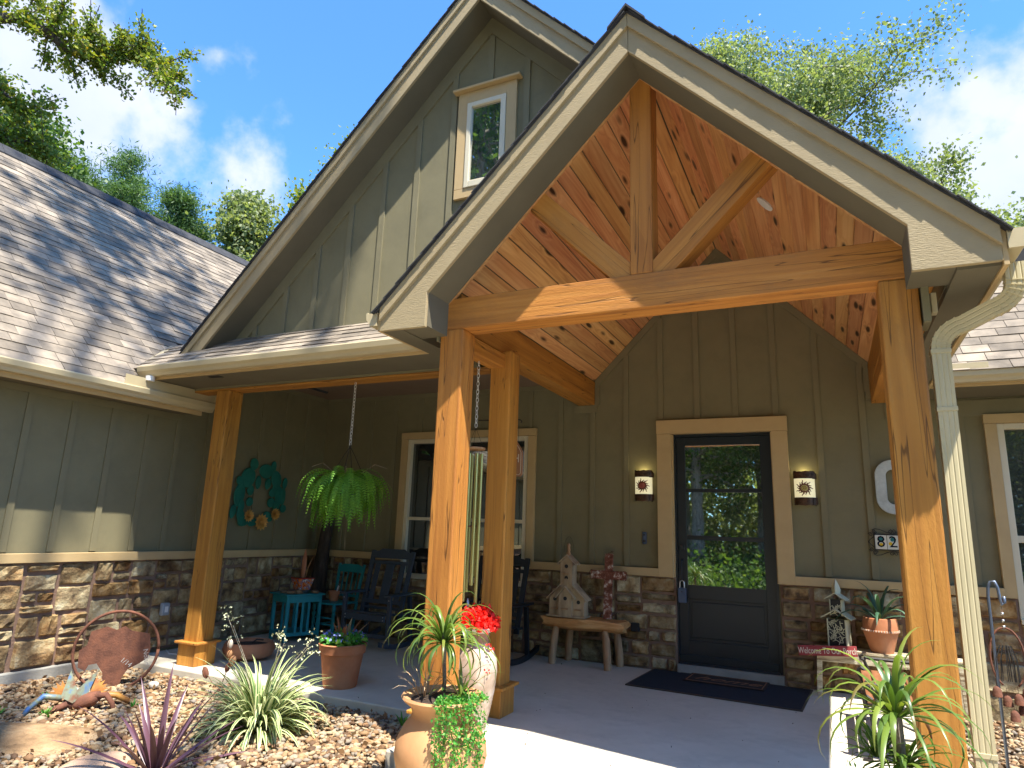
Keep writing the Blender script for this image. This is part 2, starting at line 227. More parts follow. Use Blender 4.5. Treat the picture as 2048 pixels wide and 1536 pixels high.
def wood(name, cols, rings=9, knot=1.0, knotr=.11, rand=.12, rough=.6, weather=.3, checks=.5, bump=.5, lenscale=.25, saw=True, ringw=.2, cross=7):
    """sawn board: grain along local X, per-board tone, growth rings, sparse knots, checks and grey weathering"""
    m = bpy.data.materials.new(name); m.use_nodes = True; n = m.node_tree.nodes; l = m.node_tree.links; p = n['Principled BSDF']; p.inputs['Roughness'].default_value = rough; p.inputs['Specular IOR Level'].default_value = .35
    def N(t, **k):
        x = n.new(t)
        for a, b in k.items(): x.inputs[a.replace('_', ' ')].default_value = b
        return x
    def Mth(op, a, b=None):
        x = n.new('ShaderNodeMath'); x.operation = op
        for i, q in enumerate((a, b)):
            if q is None: continue
            if hasattr(q, 'is_output'): l.new(q, x.inputs[i])
            else: x.inputs[i].default_value = q
        return x.outputs[0]
    tc_ = n.new('ShaderNodeTexCoord'); oi = n.new('ShaderNodeObjectInfo'); va = n.new('ShaderNodeVectorMath'); va.operation = 'MULTIPLY_ADD'
    l.new(oi.outputs['Random'], va.inputs[0]); va.inputs[1].default_value = (31, 47, 59); l.new(tc_.outputs['Object'], va.inputs[2]); vec = va.outputs[0]
    def mapped(sc):
        q = n.new('ShaderNodeMapping'); q.inputs['Scale'].default_value = sc; l.new(vec, q.inputs['Vector']); return q.outputs[0]
    # knots
    vo = N('ShaderNodeTexVoronoi', Scale=knot); vo.inputs['Randomness'].default_value = 1; l.new(mapped((1.3, 5.5, 5.5)), vo.inputs['Vector'])
    sel = n.new('ShaderNodeSeparateColor'); l.new(vo.outputs['Color'], sel.inputs[0])
    kd = Mth('ADD', vo.outputs['Distance'], Mth('MULTIPLY', Mth('GREATER_THAN', sel.outputs[0], .48), 1.0))
    near = n.new('ShaderNodeMapRange'); near.inputs['From Min'].default_value = 0; near.inputs['From Max'].default_value = .55; near.inputs['To Min'].default_value = 1; near.inputs['To Max'].default_value = 0; l.new(kd, near.inputs['Value'])
    base = N('ShaderNodeTexNoise', Scale=1.0, Detail=3, Distortion=.4); l.new(mapped((lenscale, cross, cross)), base.inputs['Vector'])
    fld = Mth('ADD', base.outputs[0], Mth('MULTIPLY', near.outputs[0], .22))
    fine = N('ShaderNodeTexNoise', Scale=1.0, Detail=5); l.new(mapped((2.5, 60, 60)), fine.inputs['Vector'])
    rg = Mth('FRACT', Mth('ADD', Mth('MULTIPLY', fld, rings), Mth('MULTIPLY', fine.outputs[0], .35)))
    rg = Mth('ABSOLUTE', Mth('SUBTRACT', Mth('MULTIPLY', rg, 2.0), 1.0))
    str_ = N('ShaderNodeTexNoise', Scale=1.0, Detail=4); l.new(mapped((.5, 24, 24)), str_.inputs['Vector'])
    v = Mth('ADD', Mth('ADD', Mth('MULTIPLY', rg, ringw), Mth('MULTIPLY', str_.outputs[0], .45)), Mth('MULTIPLY', base.outputs[0], .55 - ringw))
    rp = n.new('ShaderNodeValToRGB'); e = rp.color_ramp.elements; k = len(cols)
    for i, c in enumerate(cols[::-1]):
        pos = .20 + .52 * i / (k - 1); el = e[i] if i < 2 else e.new(pos); el.position = pos; el.color = (*c, 1)
    l.new(v, rp.inputs[0]); col = rp.outputs[0]
    wn_ = N('ShaderNodeTexNoise', Scale=1.0, Detail=7, Roughness=.7); l.new(mapped((1.2, 3.5, 3.5)), wn_.inputs['Vector'])
    wr = n.new('ShaderNodeMapRange'); wr.inputs['From Min'].default_value = .52; wr.inputs['From Max'].default_value = .74; wr.inputs['To Max'].default_value = weather; l.new(wn_.outputs[0], wr.inputs['Value'])
    wm = n.new('ShaderNodeMixRGB'); wm.inputs[2].default_value = (.12, .075, .04, 1); l.new(wr.outputs[0], wm.inputs[0]); l.new(col, wm.inputs[1]); col = wm.outputs[0]
    kn = n.new('ShaderNodeMapRange'); kn.inputs['From Min'].default_value = knotr * .55; kn.inputs['From Max'].default_value = knotr; l.new(Mth('ADD', kd, Mth('MULTIPLY', Mth('SUBTRACT', fine.outputs[0], .5), .10)), kn.inputs['Value'])
    km = n.new('ShaderNodeMixRGB'); km.inputs[1].default_value = (.05, .02, .009, 1); l.new(kn.outputs[0], km.inputs[0]); l.new(col, km.inputs[2]); col = km.outputs[0]
    ck = N('ShaderNodeTexNoise', Scale=1.0, Detail=2); l.new(mapped((.45, 11, 11)), ck.inputs['Vector'])
    ca = Mth('ABSOLUTE', Mth('SUBTRACT', ck.outputs[0], .5)); cr_ = n.new('ShaderNodeMapRange'); cr_.inputs['From Min'].default_value = .0015; cr_.inputs['From Max'].default_value = .006; cr_.inputs['To Min'].default_value = 1 - checks; l.new(ca, cr_.inputs['Value'])
    cm = n.new('ShaderNodeMixRGB'); cm.blend_type = 'MULTIPLY'; cm.inputs[0].default_value = 1; l.new(col, cm.inputs[1]); l.new(cr_.outputs[0], cm.inputs[2]); col = cm.outputs[0]
    hs = n.new('ShaderNodeHueSaturation'); rr_ = n.new('ShaderNodeMapRange'); rr_.inputs['To Min'].default_value = 1 - rand; rr_.inputs['To Max'].default_value = 1 + rand; l.new(oi.outputs['Random'], rr_.inputs['Value']); l.new(rr_.outputs[0], hs.inputs['Value'])
    hh = n.new('ShaderNodeMapRange'); hh.inputs['To Min'].default_value = .5 - rand * .06; hh.inputs['To Max'].default_value = .5 + rand * .04; l.new(Mth('FRACT', Mth('MULTIPLY', oi.outputs['Random'], 13.7)), hh.inputs['Value']); l.new(hh.outputs[0], hs.inputs['Hue'])
    l.new(col, hs.inputs['Color']); l.new(hs.outputs[0], p.inputs['Base Color'])
    sw = N('ShaderNodeTexNoise', Scale=1.0, Detail=4, Roughness=.7); l.new(mapped((26, 90, 90) if saw else (5, 60, 60)), sw.inputs['Vector'])
    hgt = Mth('ADD', Mth('MULTIPLY', sw.outputs[0], .6), Mth('ADD', Mth('MULTIPLY', rg, .25), Mth('MULTIPLY', cr_.outputs[0], .8)))
    bp = n.new('ShaderNodeBump'); bp.inputs['Strength'].default_value = bump; bp.inputs['Distance'].default_value = .006; l.new(hgt, bp.inputs['Height']); l.new(bp.outputs[0], p.inputs['Normal'])
    MATS[name] = m; return m
woodx = wood('stained_timber', [(.29, .112, .020), (.47, .206, .036), (.58, .285, .062)], rings=6, knot=.5, knotr=.085, rand=.10, weather=.45, checks=.6, bump=.75, ringw=.13)

# ------------------------------------------------------------ mesh helpers
COL = scn.collection
def tagp(o, label=None, cat=None, group=None, kind=None):
    if label: o['label'] = label
    if cat: o['category'] = cat
    if group: o['group'] = group
    if kind: o['kind'] = kind
    return o
def thing(name, label, cat, loc=(0, 0, 0), rz=0, group=None):
    o = bpy.data.objects.new(name, None); COL.objects.link(o); o.location = loc; o.rotation_euler = (0, 0, rz); o.empty_display_size = .1
    return tagp(o, label, cat, group)
def link(name, me, parent=None, **t):
    o = bpy.data.objects.new(name, me); COL.objects.link(o)
    if parent is not None: o.parent = parent
    return tagp(o, **t)
class MB:
    def __init__(s): s.v = []; s.f = []; s.a = {}
    def add(s, vs, fs):
        b = len(s.v); s.v += [tuple(x) for x in vs]; s.f += [tuple(i + b for i in f) for f in fs]; return s
    def att(s, k, vals):
        s.a.setdefault(k, []).extend(vals)
    def box(s, x0, x1, y0, y1, z0, z1):
        v = [(x, y, z) for x in (x0, x1) for y in (y0, y1) for z in (z0, z1)]
        return s.add(v, [(0, 1, 3, 2), (4, 6, 7, 5), (0, 4, 5, 1), (2, 3, 7, 6), (0, 2, 6, 4), (1, 5, 7, 3)])
    def obox(s, c, size, M):
        sx, sy, sz = [k / 2 for k in size]; c = Vector(c)
        v = [c + M @ Vector((x, y, z)) for x in (-sx, sx) for y in (-sy, sy) for z in (-sz, sz)]
        return s.add(v, [(0, 1, 3, 2), (4, 6, 7, 5), (0, 4, 5, 1), (2, 3, 7, 6), (0, 2, 6, 4), (1, 5, 7, 3)])
    def bar(s, p, q, w, h, up=(0, 0, 1)):
        p = Vector(p); q = Vector(q); d = (q - p); x = d.normalized(); up = Vector(up); y = up.cross(x)
        if y.length < 1e-4: y = Vector((0, 1, 0)).cross(x)
        y.normalize(); z = x.cross(y)
        return s.obox((p + q) / 2, (d.length, w, h), Matrix((x, y, z)).transposed())
    def tube(s, pts, rad, n=6, caps=True):
        pts = [Vector(p) for p in pts]; m = len(pts)
        if not hasattr(rad, '__len__'): rad = [rad] * m
        vs = []; ref = None
        for i, p in enumerate(pts):
            t = (pts[min(i + 1, m - 1)] - pts[max(i - 1, 0)]).normalized()
            if ref is None: ref = t.orthogonal().normalized()
            ref = (ref - t * ref.dot(t)); ref = ref.normalized() if ref.length > 1e-6 else t.orthogonal().normalized()
            b = t.cross(ref)
            for k in range(n):
                a = 2 * math.pi * k / n; vs.append(p + (ref * math.cos(a) + b * math.sin(a)) * rad[i])
        fs = [(i * n + k, i * n + (k + 1) % n, (i + 1) * n + (k + 1) % n, (i + 1) * n + k) for i in range(m - 1) for k in range(n)]
        if caps: fs += [tuple(range(n))[::-1], tuple((m - 1) * n + k for k in range(n))]
        return s.add(vs, fs)
    def lathe(s, prof, n=24, c=(0, 0, 0), wob=0, seed=0):
        rr = random.Random(seed); ph = [rr.uniform(0, 6) for _ in range(3)]
        vs = []
        for r, z in prof:
            for k in range(n):
                a = 2 * math.pi * k / n; q = r * (1 + wob * math.sin(2 * a + ph[0] + z * 4) + wob * .6 * math.sin(3 * a + ph[1]))
                vs.append((c[0] + q * math.cos(a), c[1] + q * math.sin(a), c[2] + z))
        fs = [(i * n + k, i * n + (k + 1) % n, (i + 1) * n + (k + 1) % n, (i + 1) * n + k) for i in range(len(prof) - 1) for k in range(n)]
        if prof[0][0] > 1e-4: fs.append(tuple(range(n))[::-1])
        if prof[-1][0] > 1e-4: fs.append(tuple((len(prof) - 1) * n + k for k in range(n)))
        return s.add(vs, fs)
    def prism(s, poly, a, b, axis='Y'):
        # poly: 2D points; axis Y: (x,z); axis X: (y,z); axis Z: (x,y)
        f = {'Y': lambda p, t: (p[0], t, p[1]), 'X': lambda p, t: (t, p[0], p[1]), 'Z': lambda p, t: (p[0], p[1], t)}[axis]
        n = len(poly); return s.add([f(p, a) for p in poly] + [f(p, b) for p in poly], [tuple(range(n)), tuple(range(n, 2 * n))[::-1]] + [(i, i + n, (i + 1) % n + n, (i + 1) % n) for i in range(n)])
    def build(s, name, m, parent=None, loc=None, rot=None, smooth=False, bevel=0, fix=True, **t):
        me = bpy.data.meshes.new(name); me.from_pydata(s.v, [], s.f)
        for k, vals in s.a.items():
            at = me.attributes.new(k, 'FLOAT', 'POINT'); at.data.foreach_set('value', vals)
        if fix:
            import bmesh
            b = bmesh.new(); b.from_mesh(me); bmesh.ops.recalc_face_normals(b, faces=b.faces); b.to_mesh(me); b.free()
        me.materials.append(m)
        if smooth:
            me.polygons.foreach_set('use_smooth', [True] * len(me.polygons))
        o = link(name, me, parent, **t)
        if smooth and not isinstance(smooth, bool): 
            me.set_sharp_from_angle(angle=R(smooth))
        if loc is not None: o.location = loc
        if rot is not None: o.rotation_euler = rot
        if bevel:
            bv = o.modifiers.new('bevel', 'BEVEL'); bv.width = bevel; bv.segments = 2; bv.limit_method = 'ANGLE'
        return o
def npmesh(name, v, f, m, parent=None, attrs=None, smooth=False, **t):
    me = bpy.data.meshes.new(name); v = np.asarray(v, np.float32); f = np.asarray(f, np.int32); k = f.shape[1]
    me.vertices.add(len(v)); me.vertices.foreach_set('co', v.ravel()); me.loops.add(f.size); me.loops.foreach_set('vertex_index', f.ravel())
    me.polygons.add(len(f)); me.polygons.foreach_set('loop_start', np.arange(0, f.size, k, dtype=np.int32)); me.polygons.foreach_set('loop_total', np.full(len(f), k, np.int32))
    if smooth: me.polygons.foreach_set('use_smooth', np.ones(len(f), bool))
    for kk, vals in (attrs or {}).items():
        at = me.attributes.new(kk, 'FLOAT', 'POINT'); at.data.foreach_set('value', np.asarray(vals, np.float32))
    me.update(); me.validate(); me.materials.append(m)
    return link(name, me, parent, **t)
def randrot(rng, n):
    q = rng.normal(size=(n, 4)); q /= np.linalg.norm(q, axis=1)[:, None]; w, x, y, z = q.T
    return np.stack([1 - 2 * (y * y + z * z), 2 * (x * y - z * w), 2 * (x * z + y * w), 2 * (x * y + z * w), 1 - 2 * (x * x + z * z), 2 * (y * z - x * w), 2 * (x * z - y * w), 2 * (y * z + x * w), 1 - 2 * (x * x + y * y)], 1).reshape(n, 3, 3)
LEAFV = np.array([(0, 0, 0), (.5, .34, .07), (1, 0, 0), (.5, -.34, .07)])
def leaves(name, P, size, m, parent=None, seed=0, templ=LEAFV, up=.0, jit=.35, **t):
    rng = np.random.default_rng(seed); n = len(P); Rm = randrot(rng, n); s = size * (1 + jit * rng.uniform(-1, 1, n))
    k = len(templ); V = np.einsum('nij,kj->nki', Rm, templ) * s[:, None, None] + P[:, None, :]
    F = np.arange(n * k).reshape(n, k)
    if k == 4: pass
    c = np.clip(rng.beta(2, 2.6, n), 0, 1)
    return npmesh(name, V.reshape(-1, 3), F, m, parent, {'c': np.repeat(c, k)}, **t)
def timber(name, p, q, w, h, m, parent, up=(0, 0, 1), bevel=.006, **t):
    p = Vector(p); q = Vector(q); d = q - p; x = d.normalized(); u = Vector(up); y = u.cross(x)
    if y.length < 1e-4: y = Vector((0, 1, 0))
    y.normalize(); z = x.cross(y); L = d.length
    o = MB().box(-L / 2, L / 2, -w / 2, w / 2, -h / 2, h / 2).build(name, m, parent, bevel=bevel, **t)
    M = Matrix((x, y, z)).transposed().to_4x4(); M.translation = (p + q) / 2; o.matrix_local = M
    return o
def text(name, s, size, m, parent, M, ext=.001, font_scale=(1, 1), shear=0, **t):
    cu_ = bpy.data.curves.new(name, 'FONT'); cu_.body = s; cu_.size = size; cu_.extrude = ext; cu_.align_x = 'CENTER'; cu_.align_y = 'CENTER'; cu_.shear = shear; cu_.resolution_u = 2
    tmp = bpy.data.objects.new('tmp', cu_); COL.objects.link(tmp); dg = bpy.context.evaluated_depsgraph_get()
    me = bpy.data.meshes.new_from_object(tmp.evaluated_get(dg)); bpy.data.objects.remove(tmp)
    for v in me.vertices: v.co.x *= font_scale[0]; v.co.y *= font_scale[1]
    me.materials.clear(); me.materials.append(m)
    o = link(name, me, parent, **t); o.matrix_local = M; return o
def facing(loc, nrm='-Y'):      # text lying in X/Z plane facing -Y
    M = Matrix(((1, 0, 0), (0, 0, -1), (0, 1, 0))).to_4x4(); M.translation = loc; return M
ICO = None
def ico1():
    global ICO
    if ICO is None:
        import bmesh
        out = []
        for sub in (1, 2, 3):
            b = bmesh.new(); bmesh.ops.create_icosphere(b, subdivisions=sub, radius=1); b.verts.ensure_lookup_table()
            out.append((np.array([v.co[:] for v in b.verts]), np.array([[v.index for v in f.verts] for f in b.faces]))); b.free()
        ICO = out
    return ICO
def rock(name, loc, size, m, parent=None, seed=0, sub=3, rough=.18, rz=0, **t):
    v, f = ico1()[sub - 1]; rng = np.random.default_rng(seed); v = v.copy()
    n = np.zeros(len(v))
    for k in range(9):
        d = rng.normal(size=3); d /= np.linalg.norm(d); n += np.sin(v @ d * rng.uniform(2, 7) + rng.uniform(0, 6)) / 9 * 2
    v = v * (1 + rough * n)[:, None]; v = np.sign(v) * np.abs(v) ** .8 * np.array(size)
    o = npmesh(name, v, f, m, parent, smooth=(sub > 2), **t); o.location = loc; o.rotation_euler = (0, 0, rz); return o
def copy_tree(o, parent=None):
    c = o.copy(); COL.objects.link(c); c.parent = parent
    for ch in o.children:
        copy_tree(ch, c)
    return c

# ============================================================ GROUND
MB().box(-160, 160, -160, 160, -.5, -.17).build('ground', ltn, kind='structure')
MB().prism([(-5.22, -2.84), (-5.22, -7.5), (-1.29, -7.5), (-1.29, -2.84)], -.2, -.085, 'Z').build('soil_bed', dirtm, kind='structure')
MB().prism([(2.22, -.02), (2.22, -7.5), (6, -7.5), (6, -.02)], -.2, -.085, 'Z').build('soil_bed', dirtm, kind='structure')
po = MB().prism([(-5.29, .1), (-5.29, -2.82), (-1.27, -2.82), (-1.27, -3.69), (2.2, -3.69), (2.2, .1)], -.2, 0, 'Z').build('porch_floor', conc, bevel=.012, kind='structure')
MB().box(-1.1, 2.2, -9, -3.70, -.19, -.10).build('walkway', conc, bevel=.012, kind='structure')
MB().box(-14, 14, -13, -9.02, -.19, -.11).build('bounce_forecourt', conc, bevel=.012, kind='structure')  # pale slab added out of view to bounce sunlight into the porch

# ============================================================ HOUSE
H = thing('house', 'olive board and batten house with stone wainscot and timber gabled porch', 'house')
XL = -5.30; SP = .4178
backwall = None
def wallbits(rects, holes, mk):
    """split rectangle list around holes (u0,u1,v0,v1)"""
    out = list(rects)
    for h in holes:
        nxt = []
        for r in out:
            u0, u1, v0, v1 = r
            if h[0] >= u1 or h[1] <= u0 or h[2] >= v1 or h[3] <= v0: nxt.append(r); continue
            if h[0] > u0: nxt.append((u0, h[0], v0, v1))
            if h[1] < u1: nxt.append((h[1], u1, v0, v1))
            a, b = max(u0, h[0]), min(u1, h[1])
            if h[2] > v0: nxt.append((a, b, v0, h[2]))
            if h[3] < v1: nxt.append((a, b, h[3], v1))
        out = nxt
    b = MB()
    for r in out: mk(b, *r)
    return b
DOOR = (-.142, .925, 0, 2.567); WIN = (-3.80, -1.94, .77, 2.62); RWIN = (2.93, 4.75, .77, 2.60)
bw = wallbits([(XL - .1, 7.5, -.2, 3.0)], [DOOR, WIN, RWIN], lambda b, u0, u1, v0, v1: b.box(u0, u1, 0, .15, v0, v1))
bw.prism([(XL - .1, 3.0), (2.3, 3.0), (2.3, 3.2), (.41, 4.9), (-1.3, 3.4), (XL - .1, 3.4)], 0, .15)
BW = bw.build('wall', siding, H)
# dark sheet in place of the unlit rooms behind the openings
MB().box(XL - .1, 7.5, .5, .6, -.2, 4.6).build('dark_backing', mat('dim_interior', [(.03, .028, .025)], bump=0), H)
LW = MB().prism([(.15, -.2), (.15, 3.3), (-2.55, 3.3), (-2.55, 2.75), (-9, 2.75), (-9, -.2)], XL - .15, XL, 'X').build('wall', siding, H)
def battens(parent, pos, z0, z1, axis, w=.062, d=.019):
    for p in pos:
        a, b = (z0, z1) if not callable(z1) else (z0, z1(p))
        if axis == 'Y': o = MB().box(-w / 2, w / 2, -d, 0, 0, b - a).build('batten', oliveb, parent, loc=(p, 0, a), bevel=.002)
        else: o = MB().box(0, d, -w / 2, w / 2, 0, b - a).build('batten', oliveb, parent, loc=(XL, p, a), bevel=.002)
BT = 1.073
for i in range(-12, 17):
    x = -.271 + SP * i
    if x < XL + .05 or x > 7.2: continue
    if -.31 < x < 1.09: z0 = 2.7255
    elif -3.89 < x < -1.85: z0 = 2.70
    elif 2.83 < x < 4.8: z0 = 2.67
    else: z0 = BT
    top = 3.19 if x < -1.1 else (4.79 - 1.02 * abs(x - .4116) - .10 if x < 1.93 else 2.66)
    battens(BW, [x], z0, top, 'Y')
battens(LW, [-.403 - .415 * k for k in range(6)], BT, 3.19, 'X')
battens(LW, [-2.845 - .41 * k for k in range(14)], BT, 2.535, 'X')
# frieze boards
MB().box(XL, -1.30, -.018, -.001, 3.19, 3.25).build('frieze_board', oliveb, BW, bevel=.002)
MB().box(XL + .001, XL + .018, -2.44, -.02, 3.19, 3.25).build('frieze_board', oliveb, LW, bevel=.002)
MB().box(XL + .001, XL + .021, -9, -2.46, 2.535, 2.60).build('frieze_board', oliveb, LW, bevel=.002)
MB().box(2.02, 7.4, -.020, -.001, 2.66, 2.82).build('frieze_board', oliveb, BW, bevel=.002)
gx = .4116
def slopebar(x0, x1, base, k, thick, y0, y1, name, m, parent, **t):
    f = lambda x: base - k * abs(x - gx)
    return MB().prism([(x0, f(x0) - thick), (x1, f(x1) - thick), (x1, f(x1)), (x0, f(x0))], y0, y1).build(name, m, parent, **t)
slopebar(-1.08, gx, 4.79, 1.0226, .10, -.018, -.001, 'frieze_board', oliveb, BW)
slopebar(gx, 1.90, 4.79, 1.0226, .10, -.018, -.001, 'frieze_board', oliveb, BW)
for a, b_ in ((-1.345, -1.045), (1.86, 2.16)):
    MB().box(a, b_, -.022, -.001, 2.87, 2.96).build('ledger_trim', oliveb, BW, bevel=.002)
MB().box(-1.082, -1.02, -.019, -.001, 2.96, 3.20).build('ledger_trim', oliveb, BW); MB().box(1.84, 1.90, -.019, -.001, 2.96, 3.20).build('ledger_trim', oliveb, BW)

# stone wainscot
def stones(parent, u0, u1, v0, v1, holes, frame, seed, big=.36, name='stone'):
    rr = random.Random(seed); out = []
    def split(a, b, c, d):
        w, h = b - a, d - c
        mw = rr.uniform(.26, big + .18); mh = rr.uniform(.15, .31)
        if w > mw and (w > h * 1.25 or h <= mh):
            k = a + w * rr.uniform(.36, .64)
            if w > .7: k = a + w * rr.uniform(.45, .55)
            split(a, k, c, d); split(k, b, c, d)
        elif h > mh: k = c + h * rr.uniform(.36, .64); split(a, b, c, k); split(a, b, k, d)
        else: out.append((a, b, c, d))
    rects = [(u0, u1, v0, v1)]
    for h in holes:
        nx = []
        for r in rects:
            if h[0] >= r[1] or h[1] <= r[0] or h[2] >= r[3] or h[3] <= r[2]: nx.append(r); continue
            if h[0] > r[0]: nx.append((r[0], h[0], r[2], r[3]))
            if h[1] < r[1]: nx.append((h[1], r[1], r[2], r[3]))
            a, b = max(r[0], h[0]), min(r[1], h[1])
            if h[2] > r[2]: nx.append((a, b, r[2], h[2]))
        rects = nx
    for r in rects:
        n = max(1, round((r[1] - r[0]) / .62)); w = (r[1] - r[0]) / n
        es = [r[0]] + [r[0] + w * i + rr.uniform(-.12, .12) * (w > .3) for i in range(1, n)] + [r[1]]
        for i in range(n): split(es[i], es[i + 1], r[2], r[3])
    for a, b, c, d in out:
        g = .014; a += g * rr.uniform(.5, 1.3); b -= g * rr.uniform(.5, 1.3); c += g * rr.uniform(.4, 1.2); d -= g * rr.uniform(.4, 1.2)
        w, h = b - a, d - c; dep = rr.uniform(.016, .036)
        us = [0, .014 / w, rr.uniform(.3, .45), rr.uniform(.55, .7), 1 - .014 / w, 1]; vs_ = [0, .014 / h, rr.uniform(.4, .6), 1 - .014 / h, 1]
        V = []
        for j, tv in enumerate(vs_):
            for i, tu in enumerate(us):
                edge = i in (0, 5) or j in (0, 4)
                dd = -.004 if edge else dep + rr.uniform(-.013, .014)
                jx = 0 if not edge else rr.uniform(-.006, .006)
                V.append(((tu - .5) * w + jx + (0 if edge else rr.uniform(-.005, .005)), dd, (tv - .5) * h + (rr.uniform(-.006, .006) if edge else 0)))
        F = [(j * 6 + i, j * 6 + i + 1, (j + 1) * 6 + i + 1, (j + 1) * 6 + i) for j in range(4) for i in range(5)]
        b_ = MB(); cx, cz = (a + b) / 2, (c + d) / 2
        b_.add([frame(*p) for p in V], F)
        b_.build(name, stonem, parent, loc=frame(cx, .03, cz))
fy = lambda u, d, v: (u, -d, v); fx = lambda u, d, v: (XL + d, u, v)
fx0 = lambda u, d, v: (d, u, v)
def fxm(u, d, v): return (d, u, v)
wbx = lambda b, u0, u1, v0, v1: b.box(u0, u1, -.03, -.001, v0, v1)
MB_ = wallbits([(XL, -.125, -.15, .976)], [WIN, RWIN], wbx).build('stone_wainscot', mortar, H)
MR_ = wallbits([(.94, 7.4, -.15, .976)], [WIN, RWIN], wbx).build('stone_wainscot', mortar, H)
ML_ = MB().box(XL + .001, XL + .03, -9, -.03, .03, .976).build('stone_wainscot', mortar, H)
stones(MB_, XL + .06, -.125, .0, .976, [WIN], fy, 3)
stones(MR_, .94, 4.6, -.12, .976, [RWIN], fy, 11)
for o in [c for c in MB_.children]: pass
def left_stones():
    tmp = lambda u, d, v: (d, u, v)
    stones(ML_, -5.2, -.07, .035, .976, [], tmp, 5, big=.34)
    for o in ML_.children:
        o.location = (XL + .03, o.location.y, o.location.z)
left_stones()
MB().box(XL + .001, XL + .09, -9, -2.825, -.25, .032).build('foundation', found, H, bevel=.01)
# band
def band(x0, x1): MB().box(x0, x1, -.075, -.032, .978, 1.064).build('water_table', tan, BW, bevel=.004)
band(XL + .08, -3.884); band(-1.8485, -.3097); band(1.0878, 2.835)
MB().box(XL + .032, XL + .075, -9, -.001, .978, 1.064).build('water_table', tan, LW, bevel=.004)

# door with casing
def casing(x0, x1, z0, zt, w, ht, parent, y=-.036, th=.035, zb=None, mt=tan):
    MB().box(x0, x0 + w, y, y + th, z0, zt - ht - .002).build('casing', mt, parent, bevel=.003)
    MB().box(x1 - w, x1, y, y + th, z0, zt - ht - .002).build('casing', mt, parent, bevel=.003)
    MB().box(x0 - .003, x1 + .003, y - .004, y + th, zt - ht, zt).build('casing', mt, parent, bevel=.003)
DR = MB().box(-.142 + .03, .925 - .03, .056, .10, .10, 2.535).build('front_door', black, H)
casing(-.3097, 1.0878, .978, 2.7255, .163, .158, BW, y=-.078, th=.075)
MB().box(-.142, -.112, -.0, .12, 0.09, 2.567).build('door_jamb', black, DR); MB().box(.895, .925, 0, .12, .09, 2.567).build('door_jamb', black, DR); MB().box(-.112, .895, 0, .12, 2.537, 2.567).build('door_jamb', black, DR)
MB().box(-.147, -.132, -.04, .0, .978, 2.56).build('door_stop_trim', tan, BW); MB().box(.915, .93, -.04, .0, .978, 2.56).build('door_stop_trim', tan, BW)
fb = MB()
X0, X1 = -.112, .895
for x0, x1, z0, z1 in ((X0, -.012, .12, 2.535), (.795, X1, .12, 2.535), (-.012, .795, 2.44, 2.535), (-.012, .795, 1.912, 1.950), (-.012, .795, 1.388, 1.436), (-.012, .795, .76, .905), (-.012, .795, .12, .33)):
    fb.box(x0, x1, .036, .057, z0, z1)
fb.build('door_frame', black, DR, bevel=.004)
for z0, z1 in ((1.950, 2.44), (1.436, 1.912), (.905, 1.388)):
    MB().box(-.012, .795, .046, .052, z0, z1).build('pane', glassd, DR)
MB().box(.02, .765, .044, .058, .36, .73).build('lower_panel', black, DR, bevel=.008)
MB().box(X0, X1, .015, .05, .105, .185).build('kick_rail', black, DR, bevel=.006)
MB().box(-.125, .934, -.06, .3, 0.0, .088).build('door_sill', found, H, bevel=.006)
MB().box(-.112, .895, -.02, .03, .088, .108).build('threshold', black, DR, bevel=.004)
MB().box(-.095, -.035, .012, .037, 1.27, 1.33).lathe([(.018, 0), (.02, .012), (0, .014)], 12, (0, 0, 0)).build('deadbolt', black, DR, bevel=.004) if False else MB().box(-.095, -.035, .015, .037, 1.27, 1.33).build('deadbolt', black, DR, bevel=.006)
hb = MB(); hb.tube([(-.065, .03, 1.17), (-.065, -.02, 1.15), (-.065, -.035, 1.10), (-.065, -.03, .98), (-.065, -.005, .925), (-.065, .03, .91)], .009, 8); hb.box(-.083, -.047, .024, .037, 1.12, 1.19).box(-.08, -.05, .024, .037, .895, .93); hb.build('handle', darkc, DR, bevel=.002)

# windows
def window(x0, x1, z0, zt, fx0, fx1, fz, glx0, glx1, gz0, gz1, rail, mull, parent=H):
    w = MB().box(glx0, glx1, .03, .036, gz0, gz1).build('window', glass, parent)
    casing(x0, x1, BT - .095, zt, fx0 - x0, zt - fz - .003, w, y=-.078 + .03, th=.045)
    f = MB(); y0, y1 = -.03, .05
    f.box(fx0, glx0, y0, y1, z0, fz).box(glx1, fx1, y0, y1, z0, fz).box(glx0, glx1, y0, y1, gz1, fz).box(glx0, glx1, y0, y1, z0, gz0)
    f.build('frame', cream, w, bevel=.006)
    MB().box(glx0, glx1, -.012, .045, rail[0], rail[1]).build('meeting_rail', cream, w, bevel=.004)
    if mull: MB().box(mull - .045, mull + .045, -.02, .048, gz0, gz1).build('mullion', cream, w, bevel=.004)
    MB().box(fx0 - .0, fx1, -.06, -.03, z0 - .03, z0 + .012).build('sill', cream, w, bevel=.003)
window(-3.884, -1.8485, .79, 2.698, -3.782, -1.961, 2.602, -3.729, -2.012, .82, 2.548, (1.51, 1.553), -2.87)
window(2.837, 4.86, .79, 2.669, 2.935, 4.77, 2.578, 2.992, 4.71, .82, 2.523, (1.472, 1.535), 3.86)

